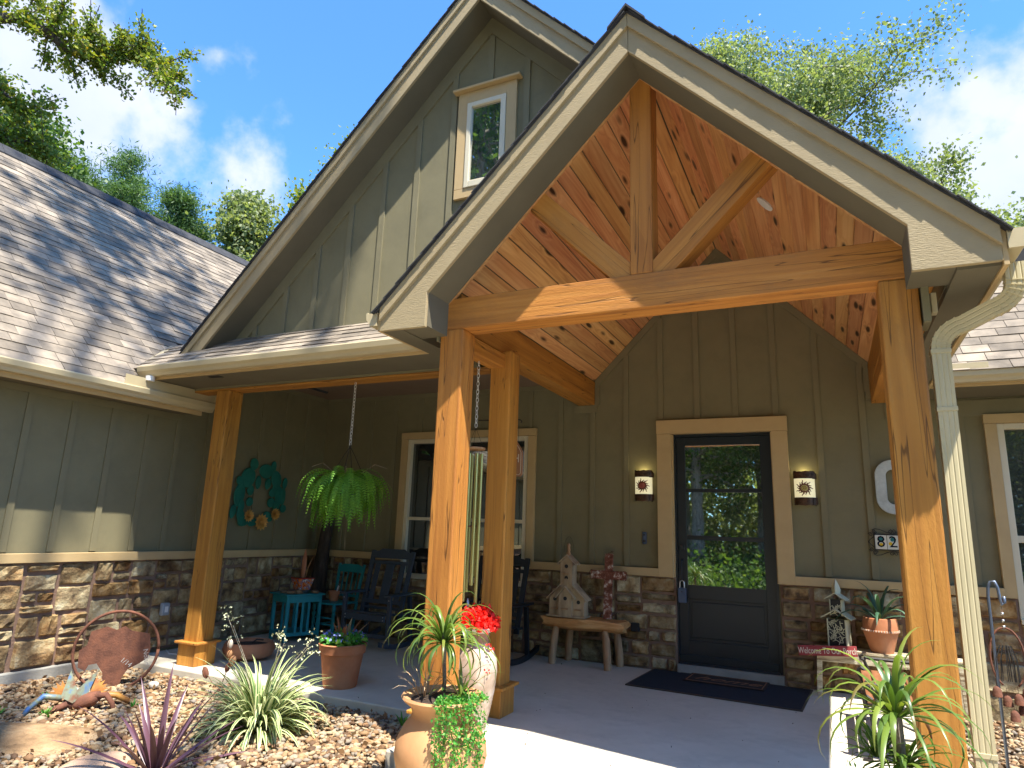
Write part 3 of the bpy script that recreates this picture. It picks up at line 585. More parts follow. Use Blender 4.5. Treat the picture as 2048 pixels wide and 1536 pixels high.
# posts
def post(cx, cy, top, base=True, pw=.196, **t):
    p = MB().box(-top / 2, top / 2, -pw / 2, pw / 2, -pw / 2, pw / 2).build('porch_post', woodx, H, bevel=.012, **t)
    M = Matrix(((0, 0, -1), (0, 1, 0), (1, 0, 0))).to_4x4(); M.translation = (cx, cy, top / 2); p.matrix_local = M
    Mi = M.inverted()
    if base:
        for nm, a, z0, z1 in (('post_base', pw / 2 + .028, 0, .205), ('base_cap', pw / 2 + .058, .205, .228)):
            q = MB().box(z0, z1, -a, a, -a, a).build(nm, woodx, p, bevel=.006)
            M2 = Matrix(((0, 0, -1), (0, 1, 0), (1, 0, 0))).to_4x4(); M2.translation = (cx, cy, 0); q.matrix_local = Mi @ M2
    return p
PZ = 2.892
post(-4.42, -2.571, 2.80); post(-1.072, -2.535, 2.96); post(-1.040, -3.432, PZ); post(1.878, -3.432, PZ)
# truss
timber('tie_beam', (-1.142, -3.430, 3.013), (1.982, -3.430, 3.013), .200, .242, woodx, H)
timber('king_post', (.4116, -3.440, 3.134), (.4116, -3.440, 4.66), .18, .152, woodx, H, up=(1, 0, 0))
for sx in (-1, 1):
    a = Vector((gx + sx * .07, -3.437, 3.10)); b_ = Vector((gx + sx * .86, -3.437, 3.90))
    timber('brace', a, b_, .16, .165, woodx, H)
# side beams and eave beam
timber('side_beam', (-1.187, -3.34, 3.105), (-1.187, -.001, 3.105), .207, .29, woodx, H)
timber('side_beam', (2.005, -3.34, 3.105), (2.005, -.001, 3.105), .207, .29, woodx, H)
timber('side_beam', (2.005, -3.0, 2.895), (2.005, -.002, 2.895), .20, .13, woodx, H)
timber('short_beam', (-1.105, -3.333, 2.865), (-1.105, -2.635, 2.865), .15, .12, woodx, H)
EB = timber('eave_beam', (XL + .02, -2.571, 2.81), (-1.17, -2.571, 2.81), .19, .022, woodx, H)
MB().box(XL + .001, -1.29, -2.672, -2.47, 2.822, 3.24).build('beam_cladding', oliveb, H, bevel=.003)
MB().box(XL + .001, -1.29, -2.69, -2.673, 2.86, 2.93).build('frieze_board', oliveb, H, bevel=.003)
# porch ceilings
MB().box(XL, -1.29, -2.47, 0, 3.25, 3.27).build('porch_ceiling', ceilm, H)
GC = MB().prism([(gx, 4.84), (gx - 1.64, 4.84 - 1.64 * 1.0226), (gx - 1.64, 4.81 - 1.64 * 1.0226), (gx, 4.81), (gx + 1.56, 4.81 - 1.56 * 1.0226), (gx + 1.56, 4.84 - 1.56 * 1.0226)], -3.50, 0).build('gable_ceiling', soffm, H)
L_ = 1.50 * math.sqrt(1 + 1.0226 ** 2); NP = 15
for sx in (-1, 1):
    ux = Vector((sx, 0, -1.0226)).normalized(); nrm = Vector((-sx * 1.0226 * 0 - 0, 0, 0))
    nn = ux.cross(Vector((0, 1, 0))) * sx; nn = nn if nn.z < 0 else -nn
    wv = L_ / NP
    for i in range(NP):
        cen = Vector((gx, -1.76, 4.79)) + ux * (wv * (i + .5)) - nn * .012
        o = MB().box(-1.74, 1.74, -(wv - .008) / 2, (wv - .008) / 2, -.010, .010).build('ceiling_plank', pine, GC, bevel=.004)
        M = Matrix((Vector((0, 1, 0)), ux, Vector((0, 1, 0)).cross(ux))).transposed().to_4x4(); M.translation = cen; o.matrix_local = M
# pine runs along local Y of material: planks use object coords X along length -> dedicated material
pinex = wood('knotty_pine_board', [(.42, .16, .065), (.60, .285, .11), (.70, .385, .165), (.76, .46, .23)], rings=9, knot=1.9, knotr=.29, rand=.20, rough=.42, weather=.10, checks=.0, bump=.2, lenscale=.26, saw=False, ringw=.17, cross=6)
for o in GC.children: o.data.materials[0] = pinex
MB().lathe([(.0, 0), (.045, 0), (.05, .004), (.075, .004), (.078, -.006), (.0, -.006)], 24).build('recessed_light', whitep, H, rot=(0, R(45.6), 0), loc=(1.135, -2.42, 4.045))

# porch gable front
RY = -3.84
bxl, bxr = -1.4726, 2.3050; ixl, ixr = -1.08, 1.915
main = [(bxl, 2.830), (ixl, 2.826), (ixl, 3.085), (gx, 4.613), (ixr, 3.075), (ixr, 2.815), (bxr, 2.815), (bxr, 4.805 - 1.008 * (bxr - gx)), (gx, 4.805), (bxl, 4.805 - 1.008 * (gx - bxl))]
def halfpoly(left):
    if left: return [(bxl, 2.830), (ixl, 2.826), (ixl, 3.085), (gx - .0015, 4.613), (gx - .0015, 4.805), (bxl, 4.805 - 1.008 * (gx - bxl))]
    return [(ixr, 3.075), (ixr, 2.815), (bxr, 2.815), (bxr, 4.805 - 1.008 * (bxr - gx)), (gx + .0015, 4.805), (gx + .0015, 4.613)]
for lf in (True, False): MB().prism(halfpoly(lf), RY, RY + .03).build('rake_board', rake, H, bevel=.003)
for sx, xe in ((-1, bxl - .0), (1, bxr + .0)):
    d = abs(xe - gx); MB().prism([(gx + sx * .001, 4.800), (xe, 4.800 - 1.008 * d), (xe, 4.902 - 1.008 * d), (gx + sx * .001, 4.902)], RY - .022, RY + .03 - .001).build('shadow_board', rake, H, bevel=.003)
# soffit (painted) in front of truss
for sx, xi in ((-1, ixl), (1, ixr)):
    d = abs(xi - gx)
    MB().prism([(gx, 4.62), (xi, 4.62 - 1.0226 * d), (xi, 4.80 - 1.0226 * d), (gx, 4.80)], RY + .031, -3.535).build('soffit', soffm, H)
    MB().prism([(gx + sx * .002, 4.615), (xi, 4.615 - 1.0226 * d), (xi, 4.665 - 1.0226 * d), (gx + sx * .002, 4.665)], -3.534, -3.505).build('edge_trim', pinex, H)
# gable infill above planks so no light leaks
for sx in (-1, 1):
    MB().prism([(gx, 4.66), (gx + sx * 1.5, 4.66 - 1.534), (gx + sx * 1.5, 4.85 - 1.534), (gx, 4.85)], -3.504, -3.49).build('soffit', soffm, H)
# eave boxes left/right of the porch gable
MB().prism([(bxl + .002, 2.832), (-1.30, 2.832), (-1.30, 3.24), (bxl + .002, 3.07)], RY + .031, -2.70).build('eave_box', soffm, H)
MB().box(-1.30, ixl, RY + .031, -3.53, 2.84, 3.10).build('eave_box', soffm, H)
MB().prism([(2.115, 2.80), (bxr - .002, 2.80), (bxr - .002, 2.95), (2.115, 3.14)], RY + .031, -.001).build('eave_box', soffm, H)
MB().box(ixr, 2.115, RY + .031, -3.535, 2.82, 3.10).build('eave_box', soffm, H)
MB().box(1.983, 2.02, -3.55, -3.36, 2.62, 2.92).build('post_cladding', oliveb, H, bevel=.002)
MB().box(2.03, 2.06, -3.50, -3.44, 2.68, 2.80).build('cable_clip', gutm, H, bevel=.006)
MB().box(-1.155, -1.143, -3.56, -3.34, 2.80, 3.04).build('post_cladding', oliveb, H, bevel=.002)
# beam outer cladding right and fascia/gutter right
MB().box(2.112, 2.122, -3.53, -.02, 2.84, 3.2).build('beam_cladding', oliveb, H)
MB().box(bxr + .001, bxr + .025, RY + .005, -.62, 2.79, 2.985).build('fascia', tan, H, bevel=.003)
MB().box(bxl - .025, bxl - .001, RY + .005, -3.165, 2.832, 2.985).build('fascia', tan, H, bevel=.003)
GP = [(0, 0), (.062, 0), (.075, .028), (.098, .052), (.104, .098), (.098, .110), (.088, .108), (.085, .100), (.006, .100), (0, .11)]   # K-style profile: out, up
def gutter(axis, base, a, b, sgn, z, name='gutter', parent=H, s=1.0):
    poly = [(base + sgn * p[0] * s, z + p[1] * s) for p in GP]
    o = MB().prism(poly, a, b, axis).build(name, gutm, parent); return o
gutter('Y', bxr + .026, RY - .01, -.62, 1, 2.872); gutter('Y', bxl - .026, RY - .01, -3.26, -1, 2.872)
# front eave
MB().box(-5.02, bxl - .001, -3.165, -3.14, 2.838, 2.955).build('fascia', tan, H, bevel=.003)
gutter('X', -3.166, -5.03, bxl - .002, -1, 2.862)
MB().box(XL + .2, bxl - .001, -3.139, -2.672, 2.842, 2.856).build('soffit', soffm, H)
MB().lathe([(.045, -.05), (.045, 0)], 16, (-4.86, -3.22, 2.862)).build('gutter_outlet', whitep, H)
MB().box(-4.17, -4.02, -3.09, -3.02, 2.838, 2.843).build('soffit_vent', darkc, H)
# left wing eave
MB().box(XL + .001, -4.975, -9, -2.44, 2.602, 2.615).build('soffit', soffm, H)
MB().box(-4.974, -4.95, -9, -2.47, 2.575, 2.70).build('fascia', tan, H, bevel=.003)
gutter('Y', -4.949, -9, -2.38, 1, 2.622)
SG = MB().box(-4.87, -4.866, -3.48, -2.395, 2.735, 2.835).box(-4.868, -4.80, -2.398, -2.394, 2.735, 2.835).build('splash_guard', gutm, H)
# right back eave
MB().box(2.335, 7.6, -.62, -.596, 2.835, 2.955).build('fascia', tan, H, bevel=.003)
gutter('X', -.621, 2.34, 7.6, -1, 2.862)
MB().box(2.13, 7.6, -.595, -.001, 2.842, 2.852).build('soffit', soffm, H)
MB().box(2.44, 2.80, -.722, -.718, 2.965, 3.03).build('splash_guard', gutm, H)

# downspout
DS = MB()
def rtube(b, pts, w, d, xax):
    pts = [Vector(p) for p in pts]; n = len(pts); vs = []; X = Vector(xax)
    for i, p in enumerate(pts):
        t = (pts[min(i + 1, n - 1)] - pts[max(i - 1, 0)]).normalized(); y = t.cross(X).normalized()
        prof = []
        for k in range(4):      # fluted rectangular section
            pass
        sec = [(-.5, -.5), (-.3, -.5), (-.26, -.42), (-.2, -.5), (-.06, -.5), (0, -.42), (.06, -.5), (.2, -.5), (.26, -.42), (.3, -.5), (.5, -.5), (.5, .5), (-.5, .5)]
        for a, c in sec: vs.append(p + X * a * w + y * c * d)
    m_ = 13
    fs = [(i * m_ + k, i * m_ + (k + 1) % m_, (i + 1) * m_ + (k + 1) % m_, (i + 1) * m_ + k) for i in range(n - 1) for k in range(m_)]
    fs += [tuple(range(m_))[::-1], tuple((n - 1) * m_ + k for k in range(m_))]
    b.add(vs, fs)
def arc(p0, p1, p2, n=7):
    p0, p1, p2 = Vector(p0), Vector(p1), Vector(p2); return [(p0 * (1 - t) ** 2 + p1 * 2 * t * (1 - t) + p2 * t * t) for t in [i / n for i in range(n + 1)]]
dx, dyv = 2.052, -3.47
gpx, gpy = 2.395, -3.60
xs = Vector((.30, -.95, 0)).normalized()
A_ = (gpx, gpy, 2.875); B_ = (gpx, gpy, 2.72); Cc = (gpx - .10, gpy + .04, 2.655); D_ = (dx + .09, dyv - .02, 2.585); E_ = (dx, dyv, 2.50)
path = [Vector(A_), Vector((gpx, gpy, 2.80))] + arc((gpx, gpy, 2.78), (gpx, gpy, 2.68), (gpx - .11, gpy + .04, 2.65)) + arc((dx + .12, dyv - .04, 2.60), (dx, dyv, 2.575), (dx, dyv, 2.46))
path += [Vector((dx, dyv, 2.0)), Vector((dx, dyv, .5)), Vector((dx, dyv, .16)), Vector((dx, dyv - .10, .05))]
def rt2(b, pts, r, ax):
    rtube(b, pts, r, r * .8, ax)
rtube(DS, path, .088, .066, (0.0, -1, 0) if False else tuple(Vector((1, 0, 0)) if False else (0, -1, 0)))
DSO = None
DS = MB(); 
def sweep(b, pts, w, d):
    """section kept in the plane of the bend; fluted front face towards -Y"""
    pts = [Vector(p) for p in pts]; n = len(pts); vs = []; sec = [(-.5, -.5), (-.33, -.5), (-.28, -.455), (-.22, -.5), (-.06, -.5), (0, -.455), (.06, -.5), (.22, -.5), (.28, -.455), (.33, -.5), (.5, -.5), (.5, .5), (-.5, .5)]
    for i, p in enumerate(pts):
        t = (pts[min(i + 1, n - 1)] - pts[max(i - 1, 0)]).normalized(); F_ = Vector((0, 1, 0)); s_ = F_.cross(t).normalized(); s_ = s_ if s_.length > .1 else Vector((1, 0, 0)); f_ = t.cross(s_).normalized()
        if f_.y < 0: f_ = -f_
        for a, c in sec: vs.append(p - s_ * a * w + f_ * c * d)
    m_ = 13
    b.add(vs, [(i * m_ + k, i * m_ + (k + 1) % m_, (i + 1) * m_ + (k + 1) % m_, (i + 1) * m_ + k) for i in range(n - 1) for k in range(m_)] + [tuple(range(m_))[::-1], tuple((n - 1) * m_ + k for k in range(m_))])
sweep(DS, path[:-1], .088, .066)
DSO = DS.build('downspout', dspm, H)
for z in (2.46, 2.14, .45): MB().box(dx - .048, dx + .048, dyv - .037, dyv + .037, z - .012, z + .012).build('downspout_band', dspm, DSO, bevel=.002)
for pth in (path[2:10], path[10:18]):
    el = MB()
    for k in range(0, 8):
        p = pth[k]; q = pth[min(k + 1, 7)] if k < 7 else pth[k]; t = (pth[min(k + 1, 7)] - pth[max(k - 1, 0)]).normalized()
        s_ = Vector((0, 1, 0)).cross(t).normalized(); M = Matrix((s_, Vector((0, 1, 0)), t)).transposed(); el.obox(p, (.094, .072, .005), M)
    el.build('elbow_ribs', dspm, DSO)

# ---------------- roofs
def roof_plane(o, u, v, nrm_up, ur, vr, parent, name_mat, seed, indiv=0, clip=None, expo=.143):
    """o origin at eave, u along eave, v up the slope; returns shingles"""
    rr = random.Random(seed); o = Vector(o); u = Vector(u).normalized(); v = Vector(v).normalized(); n = u.cross(v); n = n if n.z > 0 else -n
    items = []; k = 0
    rows = int((vr[1] - vr[0]) / expo)
    for r_ in range(rows):
        a = ur[0] - rr.uniform(0, .3)
        while a < ur[1]:
            w = rr.choice([.26, .31, .36, .22]); b = a + w
            cen = o + u * ((a + b) / 2) + v * (vr[0] + r_ * expo)
            if clip is None or clip(cen): items.append((a, w, r_))
            a = b
    shared = {}
    out_v = []; out_f = []
    M = Matrix((u, v, n)).transposed().to_4x4()
    def key(it):
        c = o + u * (it[0] + it[1] / 2) + v * (vr[0] + it[2] * expo); return (c - CAM).length
    order = sorted(items, key=key)
    for i, (a, w, r_) in enumerate(order):
        th = .009 + .005 * (hash((i, seed)) % 3) / 2; L = expo * 1.12; g = .0022
        vs = [(g, 0, 0), (w - g, 0, 0), (w - g, L, -.001), (g, L, -.001), (g, 0, th), (w - g, 0, th), (w - g, L, .003), (g, L, .003)]
        fs = [(4, 5, 6, 7), (0, 1, 5, 4), (0, 4, 7, 3), (1, 2, 6, 5), (2, 3, 7, 6)]
        p = o + u * a + v * (vr[0] + r_ * expo)
        if i < indiv:
            kk = (w, round(th, 4))
            if kk not in shared:
                me = bpy.data.meshes.new('shingle'); me.from_pydata(vs, [], fs); me.materials.append(name_mat); shared[kk] = me
            ob = link('shingle', shared[kk], parent); MM = M.copy(); MM.translation = p; ob.matrix_local = MM
        else:
            b0 = len(out_v); out_v += [tuple(p + M.to_3x3() @ Vector(q)) for q in vs]; out_f += [tuple(x + b0 for x in f) for f in fs]
    if out_v:
        b = MB(); b.v = out_v; b.f = out_f; rng = random.Random(seed)
        vals = []
        for i in range(len(out_v) // 8): vals += [rng.random()] * 8
        b.a['c'] = vals; b.build('shingles', shingA, parent, fix=False, kind='stuff')
def shingle_attr():
    m = shing.copy(); m.name = 'asphalt_shingle_field'; n = m.node_tree.nodes; l = m.node_tree.links
    hs = [x for x in n if x.type == 'HUE_SAT'][0]; mr = [x for x in n if x.type == 'MAP_RANGE'][-1]
    at = n.new('ShaderNodeAttribute'); at.attribute_name = 'c'; m2 = n.new('ShaderNodeMapRange'); m2.inputs['To Min'].default_value = .70; m2.inputs['To Max'].default_value = 1.30
    l.new(at.outputs['Fac'], m2.inputs['Value']); l.new(m2.outputs[0], hs.inputs['Value']); return m
shingA = shingle_attr()
deckm = mat('roof_underlay', [(.04, .038, .035)], bump=0)
# left wing roof: eave X=-4.90 z=2.72, pitch 45
RW = MB().prism([(-4.90, 2.715), (-8.46, 6.275), (-12.0, 2.735), (-12.0, 2.6), (-8.46, 6.15), (-4.97, 2.62)], -9, -2.44, 'Y').build('wing_roof', deckm, H)
MB().prism([(-5.46, 3.275), (-8.46, 6.275), (-12.0, 2.735), (-12.0, 2.6), (-8.46, 6.15), (-5.46, 3.15)], -2.44, 6, 'Y').build('wing_roof', deckm, H)
roof_plane((-4.90, 0, 2.722), (0, 1, 0), (-1, 0, 1), None, (-6.2, 3.0), (0, 5.0), RW, shing, 21, indiv=300, clip=lambda c: not (c.y > -2.75 and c.x > -5.12 - (c.y + 3.2) * .667 + .15))
rc = MB()
for i in range(34):
    y = -6.2 + i * .28; rc.prism([(-8.46 - .14, 6.275 - .115), (-8.46, 6.315), (-8.46 + .14, 6.275 - .115), (-8.46 + .14, 6.275 - .10), (-8.46, 6.345), (-8.46 - .14, 6.275 - .10)], y, y + .275)
rc.build('ridge_cap', shing2, RW)
# front porch roof 8:12
PR = MB().prism([(-3.235, 2.95), (-2.40, 3.507), (-2.40, 3.45), (-3.2, 2.90)], -5.30, -1.25, 'X').build('porch_roof', deckm, H)
roof_plane((0, -3.235, 2.957), (1, 0, 0), (0, 1, .667), None, (-6.4, -1.25), (0, 1.0), PR, shing, 5, clip=lambda c: c.x > -5.14 - (c.y + 3.2) * .667 and c.x > -6.3)
# flashing in the valley
MB().add([(-5.10, -3.22, 2.972), (-4.98, -3.22, 2.966), (-5.55, -2.5, 3.45), (-5.70, -2.5, 3.46)], [(0, 1, 2, 3)]).build('valley_flashing', gutm, PR)
MB().box(-1.62, -1.49, -3.22, -3.0, 2.965, 2.985).build('flashing', steel, PR)
# big gable
GXC = -1.355; GK = 1.0125; Yg = -2.55; Yr = -2.86
def zt(x, top=6.80): return top - GK * abs(x - GXC)
GW = MB().prism([(-4.72, 3.28), (GXC, 6.70), (.41, 4.93), (-1.29, 3.26), (-1.29, 3.0), (-4.72, 3.0)], Yg, Yg + .12).build('gable_wall', siding, H)
for i in range(-7, 9):
    x = -1.343 + .4045 * i; w = .062
    top = zt(x, 6.36); lo = 3.39
    if i in (0,): lo = 5.765
    if x < -4.3 or top < lo + .06: continue
    zl, zr = zt(x - w / 2, 6.36), zt(x + w / 2, 6.36)
    if x > -1.3: lo = max(lo, 4.97 - 1.008 * abs(x + .03 - gx)) if x > -.9 else lo
    if top < lo + .03 or x > .3: continue
    MB().prism([(x - w / 2, lo), (x + w / 2, lo), (x + w / 2, zr), (x - w / 2, zl)], Yg - .019, Yg - .0005).build('batten', oliveb, GW)
for sx in (-1, 1):
    e35 = 3.35 if sx < 0 else 1.48
    MB().prism([(GXC, zt(GXC, 6.36)), (GXC + sx * e35, zt(GXC + sx * e35, 6.36)), (GXC + sx * e35, zt(GXC + sx * e35, 6.54)), (GXC, zt(GXC, 6.54))], Yg - .022, Yg - .0006).build('frieze_board', oliveb, GW)
    # sloped soffit
    MB().prism([(GXC, 6.54), (GXC + sx * e35, 6.54 - GK * e35), (GXC + sx * e35, 6.72 - GK * e35), (GXC, 6.72)], Yr + .03, Yg - .0).build('soffit', soffm, GW)
    e = 3.60 if sx < 0 else 1.52; k1 = GXC + sx * e
    MB().prism([(GXC + sx * .0015, 6.525), (k1, 6.525 - GK * e), (k1, 6.705 - GK * e), (GXC + sx * .0015, 6.705)], Yr, Yr + .029).build('rake_board', rake, GW, bevel=.003)
    MB().prism([(GXC + sx * .001, 6.70), (k1, 6.70 - GK * e), (k1, 6.795 - GK * e), (GXC + sx * .001, 6.795)], Yr - .022, Yr + .028).build('shadow_board', rake, GW, bevel=.003)
MB().box(-4.4, -1.3, Yg - .03, Yg - .001, 3.36, 3.41).build('base_flashing', oliveb, GW)
def gslab(cx, top, k, xl, xr, y0, y1, name):
    b = MB(); b.prism([(cx, top + .012), (xl, top + .012 - k * (cx - xl)), (xl, top - .006 - k * (cx - xl)), (cx, top - .006), (xr, top - .006 - k * (xr - cx)), (xr, top + .012 - k * (xr - cx))], y0, y1)
    return b.build(name, shing2, H)
RG = gslab(GXC, 6.80, GK, -4.93, .40, Yr - .03, -2.68, 'gable_roof'); gslab(GXC, 6.80, GK, -4.75, .40, -2.68, 3.5, 'gable_roof')
RP = gslab(gx, 4.905, 1.008, bxl - .035, bxr + .035, RY - .03, -3.16, 'porch_gable_roof'); gslab(gx, 4.905, 1.008, -1.18, bxr + .035, -3.16, 3.0, 'porch_gable_roof')
def rake_shingles(cx, top, k, half, y0, parent, seed):
    rr = random.Random(seed); b = MB()
    sl = math.sqrt(1 + k * k)
    for sx, hw in ((-1, half[0]), (1, half[1])):
        n = int(hw * sl / .143)
        ux = Vector((sx, 0, -k)).normalized(); nn = Vector((sx * k, 0, 1)).normalized()
        for i in range(n):
            s = i * .143 + .02
            L = .143 + .02; p = Vector((cx, 0, top + .012)) + ux * (s + L / 2) + nn * .001
            tilt = Matrix((ux, Vector((0, 1, 0)), ux.cross(Vector((0, 1, 0))))).transposed() @ Euler((0, .055 , 0)).to_matrix()
            yy = y0 - .012 - rr.uniform(0, .006)
            b.obox(p + Vector((0, yy + 1.2, 0)), (L, 2.4, .007), tilt)
    b.build('shingles', shing2, parent, kind='stuff')
rake_shingles(GXC, 6.80, GK, (3.55, 1.5), Yr - .03, RG, 1); rake_shingles(gx, 4.905, 1.008, (1.92, 1.95), RY - .03, RP, 2)
MB().prism([(gx - .13, 4.915 - .125), (gx, 4.935), (gx + .13, 4.915 - .125), (gx + .13, 4.915 - .11), (gx, 4.955), (gx - .13, 4.915 - .11)], RY - .055, 2).build('ridge_cap', shing2, RP)
# back right roof 45
RB = MB().prism([(-.72, 2.95), (1.35, 5.02), (3.5, 2.9), (3.5, 2.8), (1.35, 4.9), (-.66, 2.88)], 2.1, 9, 'X').build('back_roof', deckm, H)
roof_plane((0, -.73, 2.957), (1, 0, 0), (0, 1, 1), None, (2.2, 5.2), (0, 2.9), RB, shing, 8)
# gable attic window
gw = MB().box(-1.53, -1.205, Yg - .018, Yg - .012, 4.73, 5.542).build('window', glassd, H)
f = MB(); y0, y1 = Yg - .045, Yg - .002
for a in ((-1.58, -1.53, 4.66, 5.593), (-1.205, -1.149, 4.66, 5.593), (-1.53, -1.205, 5.542, 5.593), (-1.53, -1.205, 4.66, 4.73)): f.box(a[0], a[1], y0, y1, a[2], a[3])
f.build('frame', cream, gw, bevel=.006)
c = MB()
for nm, a in (('casing', (-1.689, -1.582, 4.66, 5.728)), ('casing', (-1.147, -1.038, 4.66, 5.728)), ('casing', (-1.582, -1.147, 5.595, 5.728)), ('casing', (-1.689, -1.038, 4.56, 4.658))):
    MB().box(a[0], a[1], Yg - .034, Yg - .001, a[2], a[3]).build(nm, tan, gw, bevel=.003)
MB().box(-1.735, -.99, Yg - .085, Yg - .002, 5.73, 5.757).build('head_cap', tan, gw, bevel=.004)

# ============================================================ PORCH OBJECTS
def T(b): return b
# --- doormats
t = thing('doormat', 'wide plain black rubber doormat lying in front of the door', 'doormat', (.376, -.53, 0), R(-3.6))
MB().box(-.775, .775, -.46, .44, .001, .010).build('mat_field', mat1, t); 
bm_ = MB()
for a in ((-.79, -.775, -.475, .455), (.775, .79, -.475, .455), (-.775, .775, -.475, -.46), (-.775, .775, .44, .455)): bm_.box(*a, .001, .013)
bm_.build('mat_edge', mat('mat_binding', [(.06, .045, .03)], bump=.2), t)
t = thing('doormat', 'small brown mat lettered home lying on the big black mat', 'doormat', (.405, -.27, .0125), R(-2.6))
MB().box(-.385, .385, -.21, .20, 0, .010).build('mat_field', mat2, t, bevel=.003)
bb = MB()
for a in ((-.365, .365, -.185, -.175), (-.365, .365, .165, .175), (-.365, -.355, -.185, .175), (.355, .365, -.185, .175)): bb.box(*a, .0102, .0125)
bb.build('mat_border', matl, t)
M = Matrix.Translation((0, -.01, .0112)); text('mat_lettering', 'home', .26, matl, t, M, ext=.0008, shear=.5, font_scale=(1.05, .85))

# --- wall lamps with sun cut-outs
def wall_lamp(x, z, label, kind):
    t = thing('wall_lamp', label, 'wall lamp', (x, -.021, z), 0, 'wall lamps beside the door')
    def arcp(r, z0, z1, m, name, a0=0, a1=math.pi, n=14, yoff=0, rough=False, off=0):
        b = MB(); rr = random.Random(int(z0 * 1000))
        vs = []
        for k in range(n + 1):
            a = a0 + (a1 - a0) * k / n; j = rr.uniform(-.006, .006) if rough else 0
            for z_, rad in ((z0 + (j if z0 < 0 else 0), r), (z1 + (j if z1 > 0 else 0), r), (z1 + (j if z1 > 0 else 0), r - .004), (z0 + (j if z0 < 0 else 0), r - .004)):
                vs.append((off + rad * math.cos(a), -rad * .8 * math.sin(a) + yoff, z_))
        fs = [(k * 4 + i, k * 4 + (i + 1) % 4, (k + 1) * 4 + (i + 1) % 4, (k + 1) * 4 + i) for k in range(n) for i in range(4)] + [(0, 1, 2, 3), (n * 4 + 3, n * 4 + 2, n * 4 + 1, n * 4)]
        b.add(vs, fs).build(name, m, t)
    arcp(.100, -.115, .115, glow, 'lamp_glass')
    arcp(.106, .100, .175, copper, 'copper_band', rough=True); arcp(.106, -.175, -.095, copper, 'copper_band', rough=True)
    arcp(.100, .095, .155, copper, 'copper_band', off=.02, a0=0, a1=.9); arcp(.100, -.165, -.095, copper, 'copper_band', off=.02, a0=0, a1=.9)
    MB().box(-.07, .07, -.004, .016, -.15, .15).build('back_plate', copper, t)
    # the sun: disc plus wavy rays bent round the shade
    def wrap(u, v, r=.1035): a = math.pi / 2 - u / .092; return (r * math.cos(a), -r * .8 * math.sin(a), v)
    b = MB(); ring = []
    nr = 14
    for k in range(48): a = 2 * math.pi * k / 48; ring.append((.046 * math.cos(a), .046 * math.sin(a)))
    inner = [(.030 * math.cos(2 * math.pi * k / 48), .030 * math.sin(2 * math.pi * k / 48)) for k in range(48)]
    b.add([wrap(*p) for p in ring] + [wrap(*p, r=.106) for p in inner], [(k, (k + 1) % 48, 48 + (k + 1) % 48, 48 + k) for k in range(48)])
    for i in range(nr):
        th = 2 * math.pi * i / nr; ln = .088 if i % 2 == 0 else .072; L_ = []; Rr = []
        for k in range(7):
            tt = k / 6; rad = .043 + (ln - .043) * tt; w = .0085 * (1 - tt) ** .8 + .0006; off = .006 * math.sin(tt * 6.2)
            cx_, cy_ = math.cos(th), math.sin(th)
            L_.append((rad * cx_ - (off + w) * cy_, rad * cy_ + (off + w) * cx_)); Rr.append((rad * cx_ - (off - w) * cy_, rad * cy_ + (off - w) * cx_))
        b.add([wrap(*p) for p in L_] + [wrap(*p) for p in Rr], [(k, k + 1, 8 + k, 7 + k) for k in range(6)])
    b.build('sun_cutout', sunm, t, fix=False)
    if kind == 'plain':
        c = MB(); c.add([wrap(0, 0, .108)] + [wrap(.031 * math.cos(2 * math.pi * k / 32), .031 * math.sin(2 * math.pi * k / 32), .107) for k in range(32)], [(0, 1 + k, 1 + (k + 1) % 32) for k in range(32)])
        c.build('sun_face', mat('red_sun_disc', [(.28, .06, .04), (.40, .11, .07)], scale=30, rough=.3, bump=0), t, fix=False)
    else:
        c = MB(); c.add([wrap(0, 0, .108)] + [wrap(.029 * math.cos(2 * math.pi * k / 32), .029 * math.sin(2 * math.pi * k / 32), .107) for k in range(32)], [(0, 1 + k, 1 + (k + 1) % 32) for k in range(32)])
        c.build('sun_face', mat('yellow_sun_disc', [(.45, .36, .10), (.55, .45, .14)], scale=30, rough=.3, bump=0), t, fix=False)
        sp = MB(); sp.tube([wrap(.003 * k ** 1.05 / 2.2 * math.cos(k * .62), .003 * k ** 1.05 / 2.2 * math.sin(k * .62), .1095) for k in range(2, 19)], .0022, 5); sp.build('spiral', sunm, t)
    l = bpy.data.lights.new('lamp_bulb', 'POINT'); l.energy = .25; l.color = (1, .86, .42); l.shadow_soft_size = .03
    lo = bpy.data.objects.new('lamp_bulb', l); COL.objects.link(lo); lo.parent = t; lo.location = (0, -.035, .165)
wall_lamp(-.478, 1.975, 'lit wall lamp with a plain red sun disc, between birdhouse and door', 'plain')
wall_lamp(1.226, 1.955, 'lit wall lamp with a yellow spiral sun, near the big letter O', 'spiral')

# doorbell
t = thing('doorbell', 'slim dark doorbell on olive siding under the left lamp', 'doorbell', (-.478, 0, 1.39))
MB().box(-.026, .026, -.024, -.0005, -.068, .068).build('case', plastic if False else lockm, t, bevel=.012)
MB().lathe([(.0, 0), (.016, 0), (.014, .004), (0, .005)], 16).build('button', darkc, t, loc=(0, -.024, -.035), rot=(R(90), 0, 0))
MB().lathe([(.0, 0), (.011, 0), (.010, .003), (0, .004)], 16).build('lens', darkc, t, loc=(0, -.024, .035), rot=(R(90), 0, 0))
